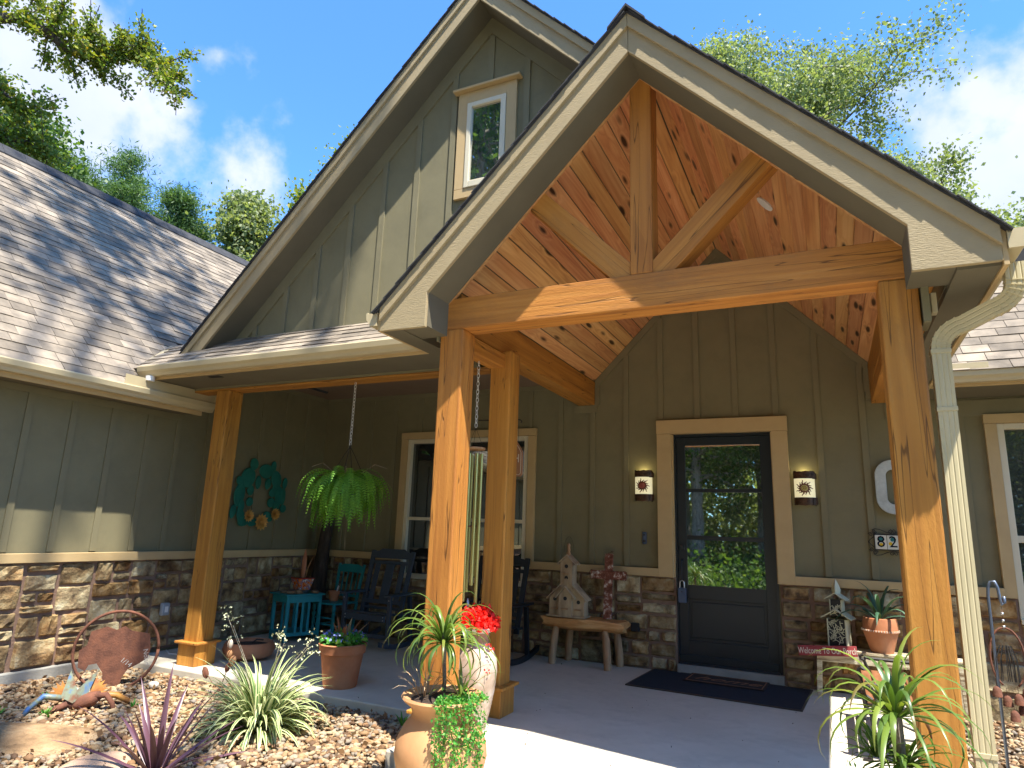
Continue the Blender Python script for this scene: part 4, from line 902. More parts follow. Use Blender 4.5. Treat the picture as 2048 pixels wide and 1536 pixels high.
# lock box on handle
t = thing('lock_box', 'blue grey realtor lock box hanging from the black door handle', 'lock box', (-.058, -.055, .72))
MB().box(-.043, .043, -.022, .022, 0, .155).build('box_body', lockm, t, bevel=.006)
MB().tube([(-.024, 0, .155), (-.024, 0, .20), (-.018, 0, .222), (0, 0, .232), (.018, 0, .222), (.024, 0, .20), (.024, 0, .155)], .006, 8).build('shackle', steel, t)
MB().lathe([(.0, 0), (.007, 0), (0, .004)], 10).build('key_dot', darkc, t, loc=(0, -.022, .115), rot=(R(90), 0, 0))

# letter O
def rring(w, h, s, n=8):
    def rr(w, h, r): 
        out = []
        for cx_, cy_, a0 in ((w / 2 - r, h / 2 - r, 0), (-w / 2 + r, h / 2 - r, 90), (-w / 2 + r, -h / 2 + r, 180), (w / 2 - r, -h / 2 + r, 270)):
            for k in range(n + 1): a = R(a0 + 90 * k / n); out.append((cx_ + r * math.cos(a), cy_ + r * math.sin(a)))
        return out
    o_ = rr(w, h, .155); i_ = rr(w - 2 * s, h - 2 * s * .98, .06); N = len(o_)
    b = MB(); vs = [(x, 0, z) for x, z in o_] + [(x, 0, z) for x, z in i_] + [(x, -.035, z) for x, z in o_] + [(x, -.035, z) for x, z in i_]
    fs = []
    for k in range(N):
        k2 = (k + 1) % N
        fs += [(k, k2, N + k2, N + k), (2 * N + k, 3 * N + k, 3 * N + k2, 2 * N + k2), (k, 2 * N + k, 2 * N + k2, k2), (N + k, N + k2, 3 * N + k2, 3 * N + k)]
    return b.add(vs, fs)
rring(.37, .535, .098).build('wall_letter', letO, loc=(2.062, -.02, 1.973), bevel=.004, label='big weathered white metal letter O hung on the siding', cat='letter')

# address plaque
t = thing('address_plaque', 'wrought iron frame holding painted number tiles, left of big post', 'plaque', (1.99, -.03, 1.435))
for k, ch in enumerate(('8', '2', None)):
    tl = MB().box(-.155 + k * .105, -.155 + k * .105 + .100, -.012, 0, -.067, .067).build('tile', tilew, t, bevel=.002)
    cx_ = -.105 + k * .105
    if ch:
        text('numeral', ch, .155, ltrdark, tl, facing((cx_, -.0135, 0)), ext=.0006)
        if ch == '8':
            for z_, mm, r in ((.03, tileb, .017), (-.027, tiley, .019)): MB().lathe([(0, 0), (r, 0), (r * .9, .001)], 16).build('glaze_spot', mm, tl, loc=(cx_, -.0125, z_), rot=(R(90), 0, 0))
        else:
            MB().lathe([(0, 0), (.019, 0), (.017, .001)], 16).build('glaze_spot', tileb, tl, loc=(cx_ - .005, -.0125, .026), rot=(R(90), 0, 0)); MB().lathe([(0, 0), (.017, 0), (.015, .001)], 16).build('glaze_spot', tiley, tl, loc=(cx_ - .024, -.0125, -.014), rot=(R(90), 0, 0))
    else:
        MB().tube([(cx_ - .028 * math.cos(a), -.0135, .045 * math.sin(a)) for a in [R(x) for x in range(-80, 81, 16)]], .006, 5).build('numeral', ltrdark, tl)
fr = MB()
def scroll(b, c, r, turns, a0, sgn, rad=.0035):
    pts = []
    for k in range(int(14 * turns)):
        a = a0 + sgn * k * 2 * math.pi / 14; q = r * (1 - k / (14 * turns) * .8); pts.append((c[0] + q * math.cos(a), -.006, c[1] + q * math.sin(a)))
    b.tube(pts, rad, 5)
fr.tube([(-.165, -.008, -.074), (.165, -.008, -.074)], .004, 5); fr.tube([(-.165, -.008, .074), (.165, -.008, .074)], .004, 5)
fr.tube([(-.162, -.008, -.074), (-.162, -.008, .074)], .004, 5); fr.tube([(.162, -.008, -.074), (.162, -.008, .074)], .004, 5)
for sx in (-1, 1):
    for sz in (-1, 1):
        fr.tube([(sx * x, -.006, sz * z) for x, z in ((.165, .05), (.20, .02), (.215, -.01))], .0035, 5)
        scroll(fr, (sx * .158, sz * .10), .022, 1.6, R(0), sx * sz); scroll(fr, (sx * .192, sz * .072), .020, 1.5, R(180), sx * sz)
        fr.tube([(sx * x, -.006, sz * z) for x, z in ((.178, .115), (.15, .128), (.11, .122), (.05, .095), (0, .082))], .0035, 5)
    for sz in (-1, 1): scroll(fr, (sx * .02, sz * .105), .02, 1.4, R(90), sx)
fr.build('iron_frame', ironm, t)

# --- log bench left of the door
t = thing('log_bench', 'split log bench with golden peeled log legs, left of door', 'bench', (-1.10, -.27, 0))
b = MB(); prof = [(-.165, -.03), (-.175, .0), (-.15, .055), (.14, .06), (.17, .02), (.155, -.045), (.06, -.075), (-.08, -.07)]
vs = []; n = len(prof); xs_ = [-.455, -.30, -.1, .15, .34, .43, .47]
for i, x in enumerate(xs_):
    s_ = [.86, .95, 1, .98, .95, .9, .78][i]
    for k, (y, z) in enumerate(prof): vs.append((x + (.03 * math.sin(k * 2.1) if i in (0, 6) else 0), y * s_, .440 + z * s_ + .006 * math.sin(i * 2 + k)))
b.add(vs, [(i * n + k, i * n + (k + 1) % n, (i + 1) * n + (k + 1) % n, (i + 1) * n + k) for i in range(len(xs_) - 1) for k in range(n)] + [tuple(range(n)), tuple((len(xs_) - 1) * n + k for k in range(n))])
b.build('seat', logm, t, smooth=45)
for x, y in ((-.30, -.10), (.27, -.10), (-.22, .16), (.32, .16)):
    sx = -1 if x < 0 else 1
    p = [Vector((x + sx * .035, y * 1.15, 0)), Vector((x + sx * .03, y * 1.1, .12)), Vector((x + sx * .012, y, .30)), Vector((x, y * .95, .37)), Vector((x, y * .95, .42))]
    MB().tube(p, [.040, .043, .042, .036, .020], 10).build('leg', logv, t, smooth=45)
# birdhouse on bench
t = thing('birdhouse', 'rustic wooden church birdhouse with a tall steeple on the log bench', 'birdhouse', (-1.272, -.33, .503))
MB().box(-.225, .225, -.105, .105, 0, .016).build('base_board', greyw, t, bevel=.003)
def house(b, x0, x1, y0, y1, z0, zw, zr): b.prism([(x0, z0), (x1, z0), (x1, zw), ((x0 + x1) / 2, zr), (x0, zw)], y0, y1)
b = MB(); house(b, -.205, .205, -.055, .09, .016, .20, .39); b.build('wide_house', greyw, t)
b = MB(); house(b, -.07, .07, -.075, .07, .30, .59, .655); b.build('steeple_house', greyw, t)
b = MB(); house(b, -.075, .075, -.10, -.055, .016, .235, .315); b.build('front_gable', greyw, t)
def roofpair(cx_, zr, k, half, y0, y1, th=.010, par=t):
    for sx in (-1, 1):
        MB().prism([(cx_, zr + .001), (cx_ + sx * half, zr - k * half), (cx_ + sx * half, zr - k * half + th * 1.4), (cx_, zr + th * 1.4)], y0, y1).build('roof_board', greyw, par)
roofpair(0, .39 + .012, .95, .235, -.085, .105); roofpair(0, .658, .93, .105, -.095, .085); roofpair(0, .318, 1.05, .115, -.125, -.04)
MB().tube([(0, -.01, z) for z in (.66, .69, .70, .725, .75, .77, .785, .80)], [.026, .028, .018, .022, .017, .022, .018, .006], 8).build('finial', logv, t, smooth=50)
for x, y, z in ((0, -.076, .545), (0, -.076, .42), (0, -.101, .20), (-.14, -.056, .185), (.14, -.056, .165)):
    MB().lathe([(0, 0), (.021, 0), (.021, .002), (0, .002)], 18).build('entrance_hole', darkc, t, loc=(x, y, z), rot=(R(90), 0, 0))
for x, y, z in ((0, -.09, .465), (0, -.115, .09), (-.14, -.08, .085), (.14, -.08, .085)):
    MB().box(x - .037, x + .037, y - .014, y + .035, z - .006, z + .006).build('perch', logv, t, bevel=.002)
MB().tube([(-.06 * math.cos(a), 0, .70 + .17 * math.sin(a)) for a in [R(x) for x in range(0, 181, 12)]], .0016, 4).build('hanging_wire', ironm, t)
# cross
t = thing('wooden_cross', 'chipped red brown wooden cross wrapped in wire, leaning on the stone wall', 'cross', (-.84, -.25, .503))
a = MB().box(-.048, .048, -.014, .014, 0, .70).build('upright', crossm, t, bevel=.006); b_ = MB().box(-.205, .205, -.020, .008, .42, .515).build('crosspiece', crossm, t, bevel=.006)
w = MB(); rr = random.Random(4)
for cz in (.68, .47, .30):
    pts = [(.06 * math.cos(k * .55) * (1 + .3 * math.sin(k)), -.022 - .008 * math.sin(k * 1.7), cz + .05 * math.sin(k * .55 + 1) * (1 + .2 * math.cos(2 * k))) for k in range(26)]; w.tube(pts, .0018, 4)
for cx_ in (-.19, .19): w.tube([(cx_ + .03 * math.cos(k * .6), -.024 - .006 * math.sin(k), .465 + .055 * math.sin(k * .6)) for k in range(22)], .0018, 4)
w.build('wire', rust, t); t.rotation_euler = (R(-5), 0, 0)
# small speaker-like box behind bench
MB().box(-.62, -.53, -.10, -.04, .38, .47).build('speaker_box', darkc, bevel=.008, label='small black box fixed to the stones beside the log bench', cat='box')

# --- right bench
t = thing('rustic_bench', 'whitewashed rustic wooden bench with flaking paint, right of the door', 'bench', (1.76, -.20, 0))
MB().box(-.53, .70, -.125, .135, .405, .428).build('seat', whitew, t, bevel=.004); MB().box(-.47, .66, -.118, -.098, .315, .403).build('apron', whitew, t, bevel=.004); MB().box(-.47, .66, .10, .12, .315, .403).build('apron', whitew, t, bevel=.004)
for x in (-.485, .645):
    for y in (-.105, .10):
        MB().bar((x - .02 * (1 if x < 0 else -1), y, 0), (x + .0, y, .404), .045, .03, up=(0, 1, 0)).build('leg', whitew, t, bevel=.004)
# lantern church
t = thing('church_lantern', 'cream tin church lantern with branching lattice front on the white bench', 'lantern', (1.455, -.20, .4285), R(-14))
def quadwall(b, x0, x1, y0, y1, z0, z1):
    b.box(x0, x0 + .004, y0, y1, z0, z1).box(x1 - .004, x1, y0, y1, z0, z1).box(x0 + .004, x1 - .004, y1 - .004, y1, z0, z1)
b = MB(); quadwall(b, -.085, .085, -.07, .09, 0, .27); b.build('lower_body', whtin, t)
b = MB(); quadwall(b, -.055, .055, -.055, .055, .30, .45); b.build('tower_body', whtin, t)
for (zr, half, k, y0, y1) in ((.355, .135, .62, -.09, .11), (.505, .095, .62, -.075, .075)):
    for sx in (-1, 1): MB().prism([(0, zr), (sx * half, zr - k * half), (sx * half, zr - k * half + .008), (0, zr + .008)], y0, y1).build('roof_board', whtin, t)
MB().lathe([(.034, .50), (.042, .54), (.030, .58), (.008, .625), (0, .64)], 4).build('spire', whtin, t)
MB().box(-.082, .082, -.055, -.05, 0, .268).box(-.052, .052, -.046, -.042, .30, .45).build('dark_inside', darkc, t)
lt = MB(); rr = random.Random(12)
for cx_, cz, w_, h_, y in ((0, .14, .078, .13, -.066), (0, .375, .05, .072, -.052)):
    for k in range(26 if h_ > .1 else 13):
        x, z = rr.uniform(-w_, w_) * .8, cz + rr.uniform(-h_, h_) * .9
        for q in range(3):
            a = rr.uniform(0, 6.28); l_ = rr.uniform(.02, .045)
            x2, z2 = max(-w_, min(w_, x + l_ * math.cos(a))), max(cz - h_, min(cz + h_, z + l_ * math.sin(a)))
            lt.bar((x, y, z), (x2, y, z2), .003, .005)
    for x in (-w_, w_): lt.box(x - .004, x + .004, y - .003, y + .003, cz - h_, cz + h_)
lt.build('lattice_front', whtin, t)
# sign
t = thing('welcome_sign', 'dark red board lettered Welcome To Our Porch on the white bench', 'sign', (1.345, -.345, .415)); t.rotation_euler = (R(-8), R(-4.2), 0)
MB().box(-.253, .253, -.011, .011, -.046, .046).build('board', redp, t, bevel=.003)
text('sign_lettering', 'Welcome To Our Porch', .072, ltr, t, facing((0, -.0125, -.003)), ext=.0006, font_scale=(.70, 1.12))
# agave pot
def blades(b, n, L, W, base, droop, spread, seed, segs=7, up=.9, fold=.25, wv=None, z0=0, rbase=.01, arch=1.0, lenj=.35, twist=0):
    """long strap leaves from a centre; droop bends them over"""
    rr = random.Random(seed); bx, by, bz = base
    for i in range(n):
        az = 2 * math.pi * (i * .381966 + rr.uniform(-.06, .06)); l = L * (1 - lenj * rr.random()); w = W * rr.uniform(.75, 1.1)
        th = up * (1 - (i / n) * spread) + rr.uniform(-.1, .1); th = max(-.2, th) * math.pi / 2      # start elevation
        dr = droop * rr.uniform(.6, 1.25); d = Vector((math.cos(az), math.sin(az), 0)); sd = Vector((-math.sin(az), math.cos(az), 0))
        p = Vector((bx, by, bz)) + d * rbase; vs = []; cv = rr.betavariate(2, 2.5); ws = []; cs = []
        for k in range(segs + 1):
            tt = k / segs; wd = w * (min(1, .45 + tt * 2.2) * (1 - tt ** 2.6)) + .0006
            tan_ = d * math.cos(th) + Vector((0, 0, 1)) * math.sin(th); nn = tan_.cross(sd).normalized()
            tw = twist * tt * rr.uniform(-1, 1)
            s2 = (sd + nn * tw).normalized()
            vs += [p - s2 * wd + nn * fold * -wd, p, p + s2 * wd + nn * fold * -wd]
            ws += [-1, 0, 1]; cs += [min(1, cv * (.8 + .4 * tt))] * 3
            p = p + tan_ * (l / segs); th -= dr / segs * (0.4 + arch * tt * 1.6)
        b0 = len(b.v); b.v += [tuple(x) for x in vs]
        for k in range(segs):
            o = b0 + k * 3; b.f += [(o, o + 1, o + 4, o + 3), (o + 1, o + 2, o + 5, o + 4)]
        b.att('w', ws); b.att('c', cs)
    return b
t = thing('potted_agave', 'long leaved aloe in a stitched rim terracotta pot on the white bench', 'potted plant', (1.81, -.20, .4285))
MB().lathe([(.0, 0), (.095, 0), (.13, .12), (.150, .185), (.158, .188), (.158, .200), (.150, .206), (.146, .27), (.138, .305), (.125, .31), (.118, .29), (0, .285)], 28).build('pot', terra, t, smooth=40)
sb = MB()
for k in range(44):
    a = 2 * math.pi * k / 44; sb.box(.157 * math.cos(a) - .004, .157 * math.cos(a) + .004, .157 * math.sin(a) - .004, .157 * math.sin(a) + .004, .192, .206)
sb.build('stitched_rim', ltr, t)
b = blades(MB(), 16, .52, .019, (0, 0, .29), 2.3, .75, 5, up=.98, fold=.5, lenj=.2); b.build('leaves', agave, t, fix=False, smooth=True)

# garden bench (iron ends) along the right side
t = thing('garden_bench', 'slatted park bench with black scrolled iron ends behind the right post', 'bench', (1.93, -1.60, -.0))
for k in range(5): MB().box(-.33 + k * .075, -.33 + k * .075 + .062, -.60, .60, .375 - .006 * abs(k - 2), .395 - .006 * abs(k - 2)).build('seat_slat', slat, t, bevel=.004)
for k in range(2): MB().box(.085 + k * .03 + (.02 if k else 0), .105 + k * .03 + (.02 if k else 0), -.60, .60, .50 + k * .22, .56 + k * .22).build('back_slat', slat, t, bevel=.004)
for sy in (-1, 1):
    y = sy * .585; b = MB(); q = lambda pts, r=.013: b.tube([(x, y, z) for x, z in pts], r, 6)
    q([(-.345, 0), (-.33, .04), (-.30, .16), (-.31, .28), (-.345, .345), (-.35, .385), (-.33, .405), (-.30, .385)]); q([(-.33, .36), (0, .35), (.07, .37), (.12, .50), (.15, .66), (.185, .82), (.17, .85), (.15, .83)])
    q([(.14, 0), (.12, .06), (.07, .2), (.06, .36)]); q([(-.27, .38), (-.285, .42), (-.30, .46), (-.29, .485), (-.26, .48), (.10, .475)]); q([(-.30, .465), (-.325, .475), (-.33, .495), (-.305, .505)])
    q([(-.30, .10), (-.18, .16), (-.05, .165), (.07, .12)], .009); q([(-.20, .36), (-.16, .26), (-.05, .22), (.03, .28)], .009)
    for pts in (((-.38, 0), (-.32, .012)), ((.11, 0), (.17, .012))): b.box(pts[0][0], pts[1][0], y - .022, y + .022, 0, .014)
    b.build('iron_end', ironm, t, smooth=50)
b = MB()
for k in range(9): b.tube([(.115 + .004 * math.sin(k), -.5 + k * .12 + .05 * math.cos(a), .63 + .055 * math.sin(a)) for a in [R(x) for x in range(0, 361, 30)]], .006, 5)
b.build('iron_lattice', ironm, t)

# --- hanging fern basket
def chain(b, p, q, link_=.046, r=.0024):
    p = Vector(p); q = Vector(q); n = int((q - p).length / (link_ * .72)); d = (q - p).normalized()
    for i in range(n):
        c = p + (q - p) * ((i + .5) / n); a = 0 if i % 2 else math.pi / 2; s_ = Vector((math.cos(a), math.sin(a), 0))
        b.tube([c + d * (link_ / 2 * math.cos(x)) * .95 + s_ * (.0115 * math.sin(x)) for x in [2 * math.pi * k / 8 for k in range(9)]], r, 4, caps=False)
t = thing('hanging_fern', 'bushy green fern in a hanging basket on a pale chain', 'hanging plant', (-2.70, -2.57, 1.83))
b = MB(); chain(b, (0, 0, .97), (0, 0, .34)); b.build('chain', whitep, t, smooth=True)
b = MB()
for k in range(4): a = k * math.pi / 2 + .4; b.tube([(0, 0, .33), (.05 * math.cos(a), .05 * math.sin(a), .25), (.17 * math.cos(a), .17 * math.sin(a), .02)], .003, 4)
b.tube([(0, 0, .345), (0, 0, .31)], .009, 6); b.build('hanger_wire', ironm, t)
MB().lathe([(0, -.13), (.09, -.13), (.17, -.02), (.18, .02), (.165, .02), (0, .0)], 20).build('basket', darkc, t, smooth=40)
def fern(seed, n, L, base, W=.043):
    rr = random.Random(seed); V = []; F = []; C_ = []
    for i in range(n):
        az = rr.uniform(0, 2 * math.pi); el = rr.uniform(-.5, 1.25); l = L * rr.uniform(.6, 1.05); d = Vector((math.cos(az), math.sin(az), 0)); sd = Vector((-math.sin(az), math.cos(az), 0))
        p = Vector(base) + d * rr.uniform(.04, .15); th = el; N = 20; dr = rr.uniform(2.0, 2.9) * (1 if el > .4 else .8); c = rr.betavariate(2, 2); side = rr.uniform(-.5, .5)
        for k in range(N):
            tt = k / N; tn = d * math.cos(th) + Vector((0, 0, 1)) * math.sin(th); step = l / N
            pn = p + tn * step + sd * side * step * .5
            wl = W * math.sin(math.pi * min(1, .12 + tt * .95)) ** .7 * (1.05 - .25 * tt); nn = tn.cross(sd).normalized()
            for sg in (-1, 1):
                o = p + tn * step * .5; dirn = (sd * sg * .93 + tn * .32 - nn * .0 - Vector((0, 0, 1)) * .18).normalized()
                b0 = len(V); hw = step * .27
                V += [o - tn * hw, o + dirn * wl * .55 - tn * hw * .9, o + dirn * wl + tn * hw * .4, o + tn * hw]
                F.append((b0, b0 + 1, b0 + 2, b0 + 3)); cc_ = max(0, min(1, c + rr.uniform(-.15, .15) - .15 * tt)); C_ += [cc_] * 4
            p = pn; th = max(-1.5, th - dr / N * (1.7 - tt * 1.2))
    return V, F, C_
V, F, C_ = fern(3, 290, .56, (0, 0, .0)); npmesh('fronds', [tuple(v) for v in V], F, fernm, t, {'c': C_})
b = MB(); rr = random.Random(8)
for a in (.3, 2.2, 4.0): b.tube([(.1 * math.cos(a), .1 * math.sin(a), .05), (.28 * math.cos(a), .2 * math.sin(a), .16), (.42 * math.cos(a), .26 * math.sin(a), .12)], .002, 4)
b.tube([(.06, 0, -.1), (.03, 0, -.5), (.05, 0, -.72)], .0012, 3); b.build('bare_stems', greyw, t)

# --- wind chime
t = thing('wind_chime', 'long brass tube wind chime hanging by a chain between the two posts', 'wind chime', (-1.125, -2.93, 2.80))
b = MB(); chain(b, (0, 0, -.005), (0, 0, -.56)); b.build('chain', whitep, t, smooth=True)
MB().lathe([(.0, 0), (.085, 0), (.085, .016), (0, .016)], 24, (0, 0, -.745)).build('top_disc', logv, t, bevel=.002)
b = MB()
for k in range(3): a = k * 2.09 + .2; b.tube([(0, 0, -.565), (.07 * math.cos(a), .07 * math.sin(a), -.73)], .0015, 3)
for k in range(6): a = k * 1.047 + .3; b.tube([(.058 * math.cos(a), .058 * math.sin(a), -.745), (.058 * math.cos(a), .058 * math.sin(a), -.79)], .0012, 3)
b.tube([(0, 0, -.745), (0, 0, -1.90)], .0012, 3); b.build('cords', ironm, t)
for k in range(6):
    a = k * 1.047 + .3; l = [1.16, .96, 1.08, .88, 1.14, 1.02][k]; x, y = .058 * math.cos(a), .058 * math.sin(a)
    MB().lathe([(.0125, -.78 - l), (.0145, -.78 - l), (.0145, -.78), (.0125, -.78)], 12, (x, y, 0)).build('chime_tube', brass, t, smooth=40)
MB().lathe([(0, 0), (.04, 0), (.04, .012), (0, .012)], 18, (0, 0, -1.36)).build('striker', crossm, t)
MB().tube([(0, 0, -1.90), (0, 0, -1.95), (0, 0, -2.0), (0, 0, -2.03)], [.006, .014, .016, .004], 8).build('wind_sail', steel, t, smooth=True)

# --- hanging plaque behind the middle post
t = thing('hanging_sign', 'brown shield shaped sign on an iron scroll bracket behind the post', 'sign', (-1.20, -2.20, 2.06))
M = Matrix.Rotation(R(-8), 4, 'Z')
b = MB(); b.prism([(-.17, -.14), (-.15, -.16), (.15, -.16), (.17, -.14), (.17, .06), (.15, .10), (.06, .22), (0, .235), (-.06, .22), (-.15, .10), (-.17, .06)], -.008, .008); b.build('board', signw, t, bevel=.003)
b = MB(); pts = [(-.155, -.13), (-.14, -.145), (.14, -.145), (.155, -.13), (.155, .055), (.138, .09), (.055, .205), (0, .218), (-.055, .205), (-.138, .09), (-.155, .055), (-.155, -.13)]
b.tube([(x, -.0095, z) for x, z in pts], .0022, 4); b.build('border_line', ltr, t)
text('sign_lettering', 'PORCH', .098, ltr, t, facing((0, -.010, .0)), ext=.0006, font_scale=(.86, 1.1))
b = MB(); b.tube([(-.3, 0, .37), (.13, 0, .36), (.15, 0, .345), (.14, 0, .33)], .006, 5); b.tube([(-.12, 0, .36), (-.12, 0, .2)], .0014, 3); b.tube([(.12, 0, .36), (.12, 0, .15)], .0014, 3)
b.tube([(.05 + .04 * (1 - k / 26) * math.cos(k * .5), 0, .43 + .05 * (1 - k / 26) * math.sin(k * .5)) for k in range(24)], .004, 5); b.tube([(.02, 0, .37), (.06, 0, .385), (.09, 0, .42)], .004, 5); b.build('scroll_bracket', ironm, t)

# --- cactus wreath on the left wall
t = thing('cactus_wreath', 'green metal prickly pear wreath with three orange blossoms', 'wreath', (XL + .03, -1.17, 1.80))
def pad(y, z, w, h, rot, x=.012, name='cactus_pad'):
    N = 16; pts = []
    for k in range(N):
        a = 2 * math.pi * k / N; r = 1 - .22 * (math.sin(a) < -.2) * abs(math.sin(a)) ** 2
        yy, zz = w * math.cos(a) * r, h * math.sin(a); c_, s_ = math.cos(rot), math.sin(rot); pts.append((y + yy * c_ - zz * s_, z + yy * s_ + zz * c_))
    b = MB(); vs = [(x, *p) for p in pts] + [(x + .012, y + (p[0] - y) * .93, z + (p[1] - z) * .93) for p in pts] + [(x + .018, y, z)]
    b.add(vs, [(k, (k + 1) % N, N + (k + 1) % N, N + k) for k in range(N)] + [(N + k, N + (k + 1) % N, 2 * N) for k in range(N)] + [tuple(range(N))[::-1]])
    b.build(name, cactm, t, smooth=35)
def wp(px, py): # from the close look at the wreath: local y,z in metres
    return ((px - 640) / 1040 * .92, (740 - py) / 1420 * .93)
for px, py, w, h, r in ((450, 215, .068, .080, .1), (830, 225, .045, .085, -.1), (690, 330, .125, .095, .0), (370, 490, .115, .135, -.4), (905, 470, .09, .125, .35), (1090, 530, .042, .08, -.1), (565, 560, .046, .09, 0), (745, 575, .05, .075, -.15), (435, 725, .055, .07, .1), (860, 740, .065, .06, .5), (245, 830, .085, .15, -.15), (1000, 800, .07, .14, .05), (1080, 800, .04, .12, 0), (430, 950, .058, .06, -.4), (850, 940, .065, .065, .3), (215, 560, .05, .06, .2), (290, 1020, .05, .08, .2), (150, 1150, .045, .09, -.15), (1100, 1045, .055, .055, .1), (960, 1020, .06, .09, .2), (300, 1240, .06, .13, .35), (370, 1330, .09, .06, .3), (510, 1330, .085, .06, 0), (820, 1220, .09, .06, -.6), (720, 1330, .08, .05, -.2), (900, 640, .04, .05, .1), (330, 600, .05, .05, 0)):
    y, z = wp(px, py); pad(y, z, w, h, r, x=.012 + random.random() * .016)
for px, py, s_ in ((415, 1215, .085), (660, 1330, .115), (915, 1165, .085)):
    y, z = wp(px, py); b = MB()
    for ringi, (rad, nn_, tip) in enumerate(((1, 12, .03), (.68, 9, .055), (.4, 6, .07))):
        for k in range(nn_):
            a = 2 * math.pi * (k + ringi * .4) / nn_; ca, sa = math.cos(a), math.sin(a); L_ = s_ * rad; w_ = L_ * .27
            b.add([(.04, y, z), (.04 + tip * .6, y + ca * L_ * .55 - sa * w_, z + sa * L_ * .55 + ca * w_), (.04 + tip, y + ca * L_, z + sa * L_), (.04 + tip * .6, y + ca * L_ * .55 + sa * w_, z + sa * L_ * .55 - ca * w_)], [(0, 1, 2, 3)])
    b.build('blossom', ochre, t, fix=False)

# --- turquoise table
t = thing('side_table', 'turquoise painted side table with slatted sides by the stone wall', 'table', (-4.70, -.905, 0), R(70.4))
TH = .56; hx, hy = .235, .195
MB().box(-hx - .03, hx + .03, -hy - .03, hy + .03, TH - .018, TH).build('tabletop', teal, t, bevel=.004)
for sx in (-1, 1):
    for sy in (-1, 1): MB().prism([(sx * hx, 0), (sx * (hx - .038), 0), (sx * (hx - .038), TH - .019), (sx * hx, TH - .019)], sy * hy, sy * (hy - .038), 'Y').build('leg', teal, t, bevel=.003)
for sy in (-1, 1):
    MB().box(-hx + .039, hx - .039, sy * (hy - .008) - .009, sy * (hy - .008) + .009, TH - .10, TH - .019).build('apron', teal, t); MB().box(-hx + .039, hx - .039, sy * (hy - .012) - .009, sy * (hy - .012) + .009, .07, .11).build('stretcher', teal, t)
    for k in range(3): MB().box(-.105 + k * .08, -.105 + k * .08 + .03, sy * (hy - .012) - .006, sy * (hy - .012) + .006, .111, TH - .101).build('side_slat', teal, t)
for sx in (-1, 1):
    MB().box(sx * (hx - .008) - .009, sx * (hx - .008) + .009, -hy + .039, hy - .039, TH - .10, TH - .019).build('apron', teal, t); MB().box(sx * (hx - .012) - .009, sx * (hx - .012) + .009, -hy + .039, hy - .039, .07, .11).build('stretcher', teal, t)
MB().box(-hx + .04, hx - .04, -hy + .03, hy - .03, .085, .10).build('shelf', teal, t)
# things on the table
Mt = Matrix.Rotation(R(70.4), 4, 'Z')
def ontable(x, y, z=TH + .001): return tuple(Matrix.Translation((-4.70, -.905, 0)) @ Mt @ Vector((x, y, z)))
for i, (x, y, sx, sy, sz, lb) in enumerate(((-.155, -.12, .06, .05, .022, 'flat brown stone at the near left corner of the turquoise table'), (-.07, -.155, .05, .04, .030, 'lumpy tan stone in front of the painted pot'), (.155, -.15, .055, .04, .020, 'thin brown stone near the far front edge of the table'), (.20, -.06, .04, .05, .018, 'small flat stone by the tree trunk end of the table'), (-.17, .02, .05, .05, .018, 'dark flat stone at the rear left of the table'))):
    p = ontable(x, y, TH + sz * .8); rock('table_stone', p, (sx, sy, sz), pinkst, seed=i + 40, sub=2, label=lb, cat='stone', group='stones on the turquoise table')
t = thing('potted_succulent', 'orange and blue painted square pot with spiky rust coloured leaves', 'potted plant', ontable(.03, -.03), R(70.4))
MB().box(-.06, .07, -.045, .045, 0, .035).build('pot_foot', mat('slate_block', [(.03, .04, .045), (.05, .06, .065)], scale=8, bump=.2), t)
b = MB(); b.add([(-.07, -.07, .036), (.07, -.07, .036), (.07, .07, .036), (-.07, .07, .036), (-.105, -.105, .175), (.105, -.105, .175), (.105, .105, .175), (-.105, .105, .175), (-.09, -.09, .155), (.09, -.09, .155), (.09, .09, .155), (-.09, .09, .155)], [(3, 2, 1, 0), (0, 1, 5, 4), (1, 2, 6, 5), (2, 3, 7, 6), (3, 0, 4, 7), (4, 5, 9, 8), (5, 6, 10, 9), (6, 7, 11, 10), (7, 4, 8, 11), (8, 9, 10, 11)]); b.build('pot', talav, t)
MB().box(-.108, .108, -.108, .108, .17, .185).build('pot_rim', mat('red_glaze', [(.30, .03, .015)], rough=.25, bump=0), t, bevel=.004)
def metal_leaf(b, base, az, el, L, W, c):
    d = Vector((math.cos(az) * math.cos(el), math.sin(az) * math.cos(el), math.sin(el))); s_ = d.cross(Vector((0, 0, 1))).normalized(); n_ = s_.cross(d); p = Vector(base); vs = []
    for k in range(6):
        tt = k / 5; w_ = W * (math.sin(math.pi * (.12 + .88 * tt)) ** .8) + .001; q = p + d * L * tt + n_ * .02 * math.sin(tt * 3); vs += [q - s_ * w_, q + n_ * w_ * .35, q + s_ * w_]
    b.add(vs, [(3 * k + j, 3 * k + j + 1, 3 * k + j + 4, 3 * k + j + 3) for k in range(5) for j in (0, 1)]); b.att('c', [c] * len(vs))
b = MB(); metal_leaf(b, (0, 0, .17), 1.0, 1.35, .38, .028, .35); metal_leaf(b, (.03, 0, .17), .1, 1.2, .33, .014, .7); metal_leaf(b, (-.02, 0, .17), 3.0, 1.2, .28, .010, .0); metal_leaf(b, (-.02, .02, .17), 2.3, 1.0, .26, .008, .0); b.build('leaves', rustleaf, t, fix=False, smooth=True)
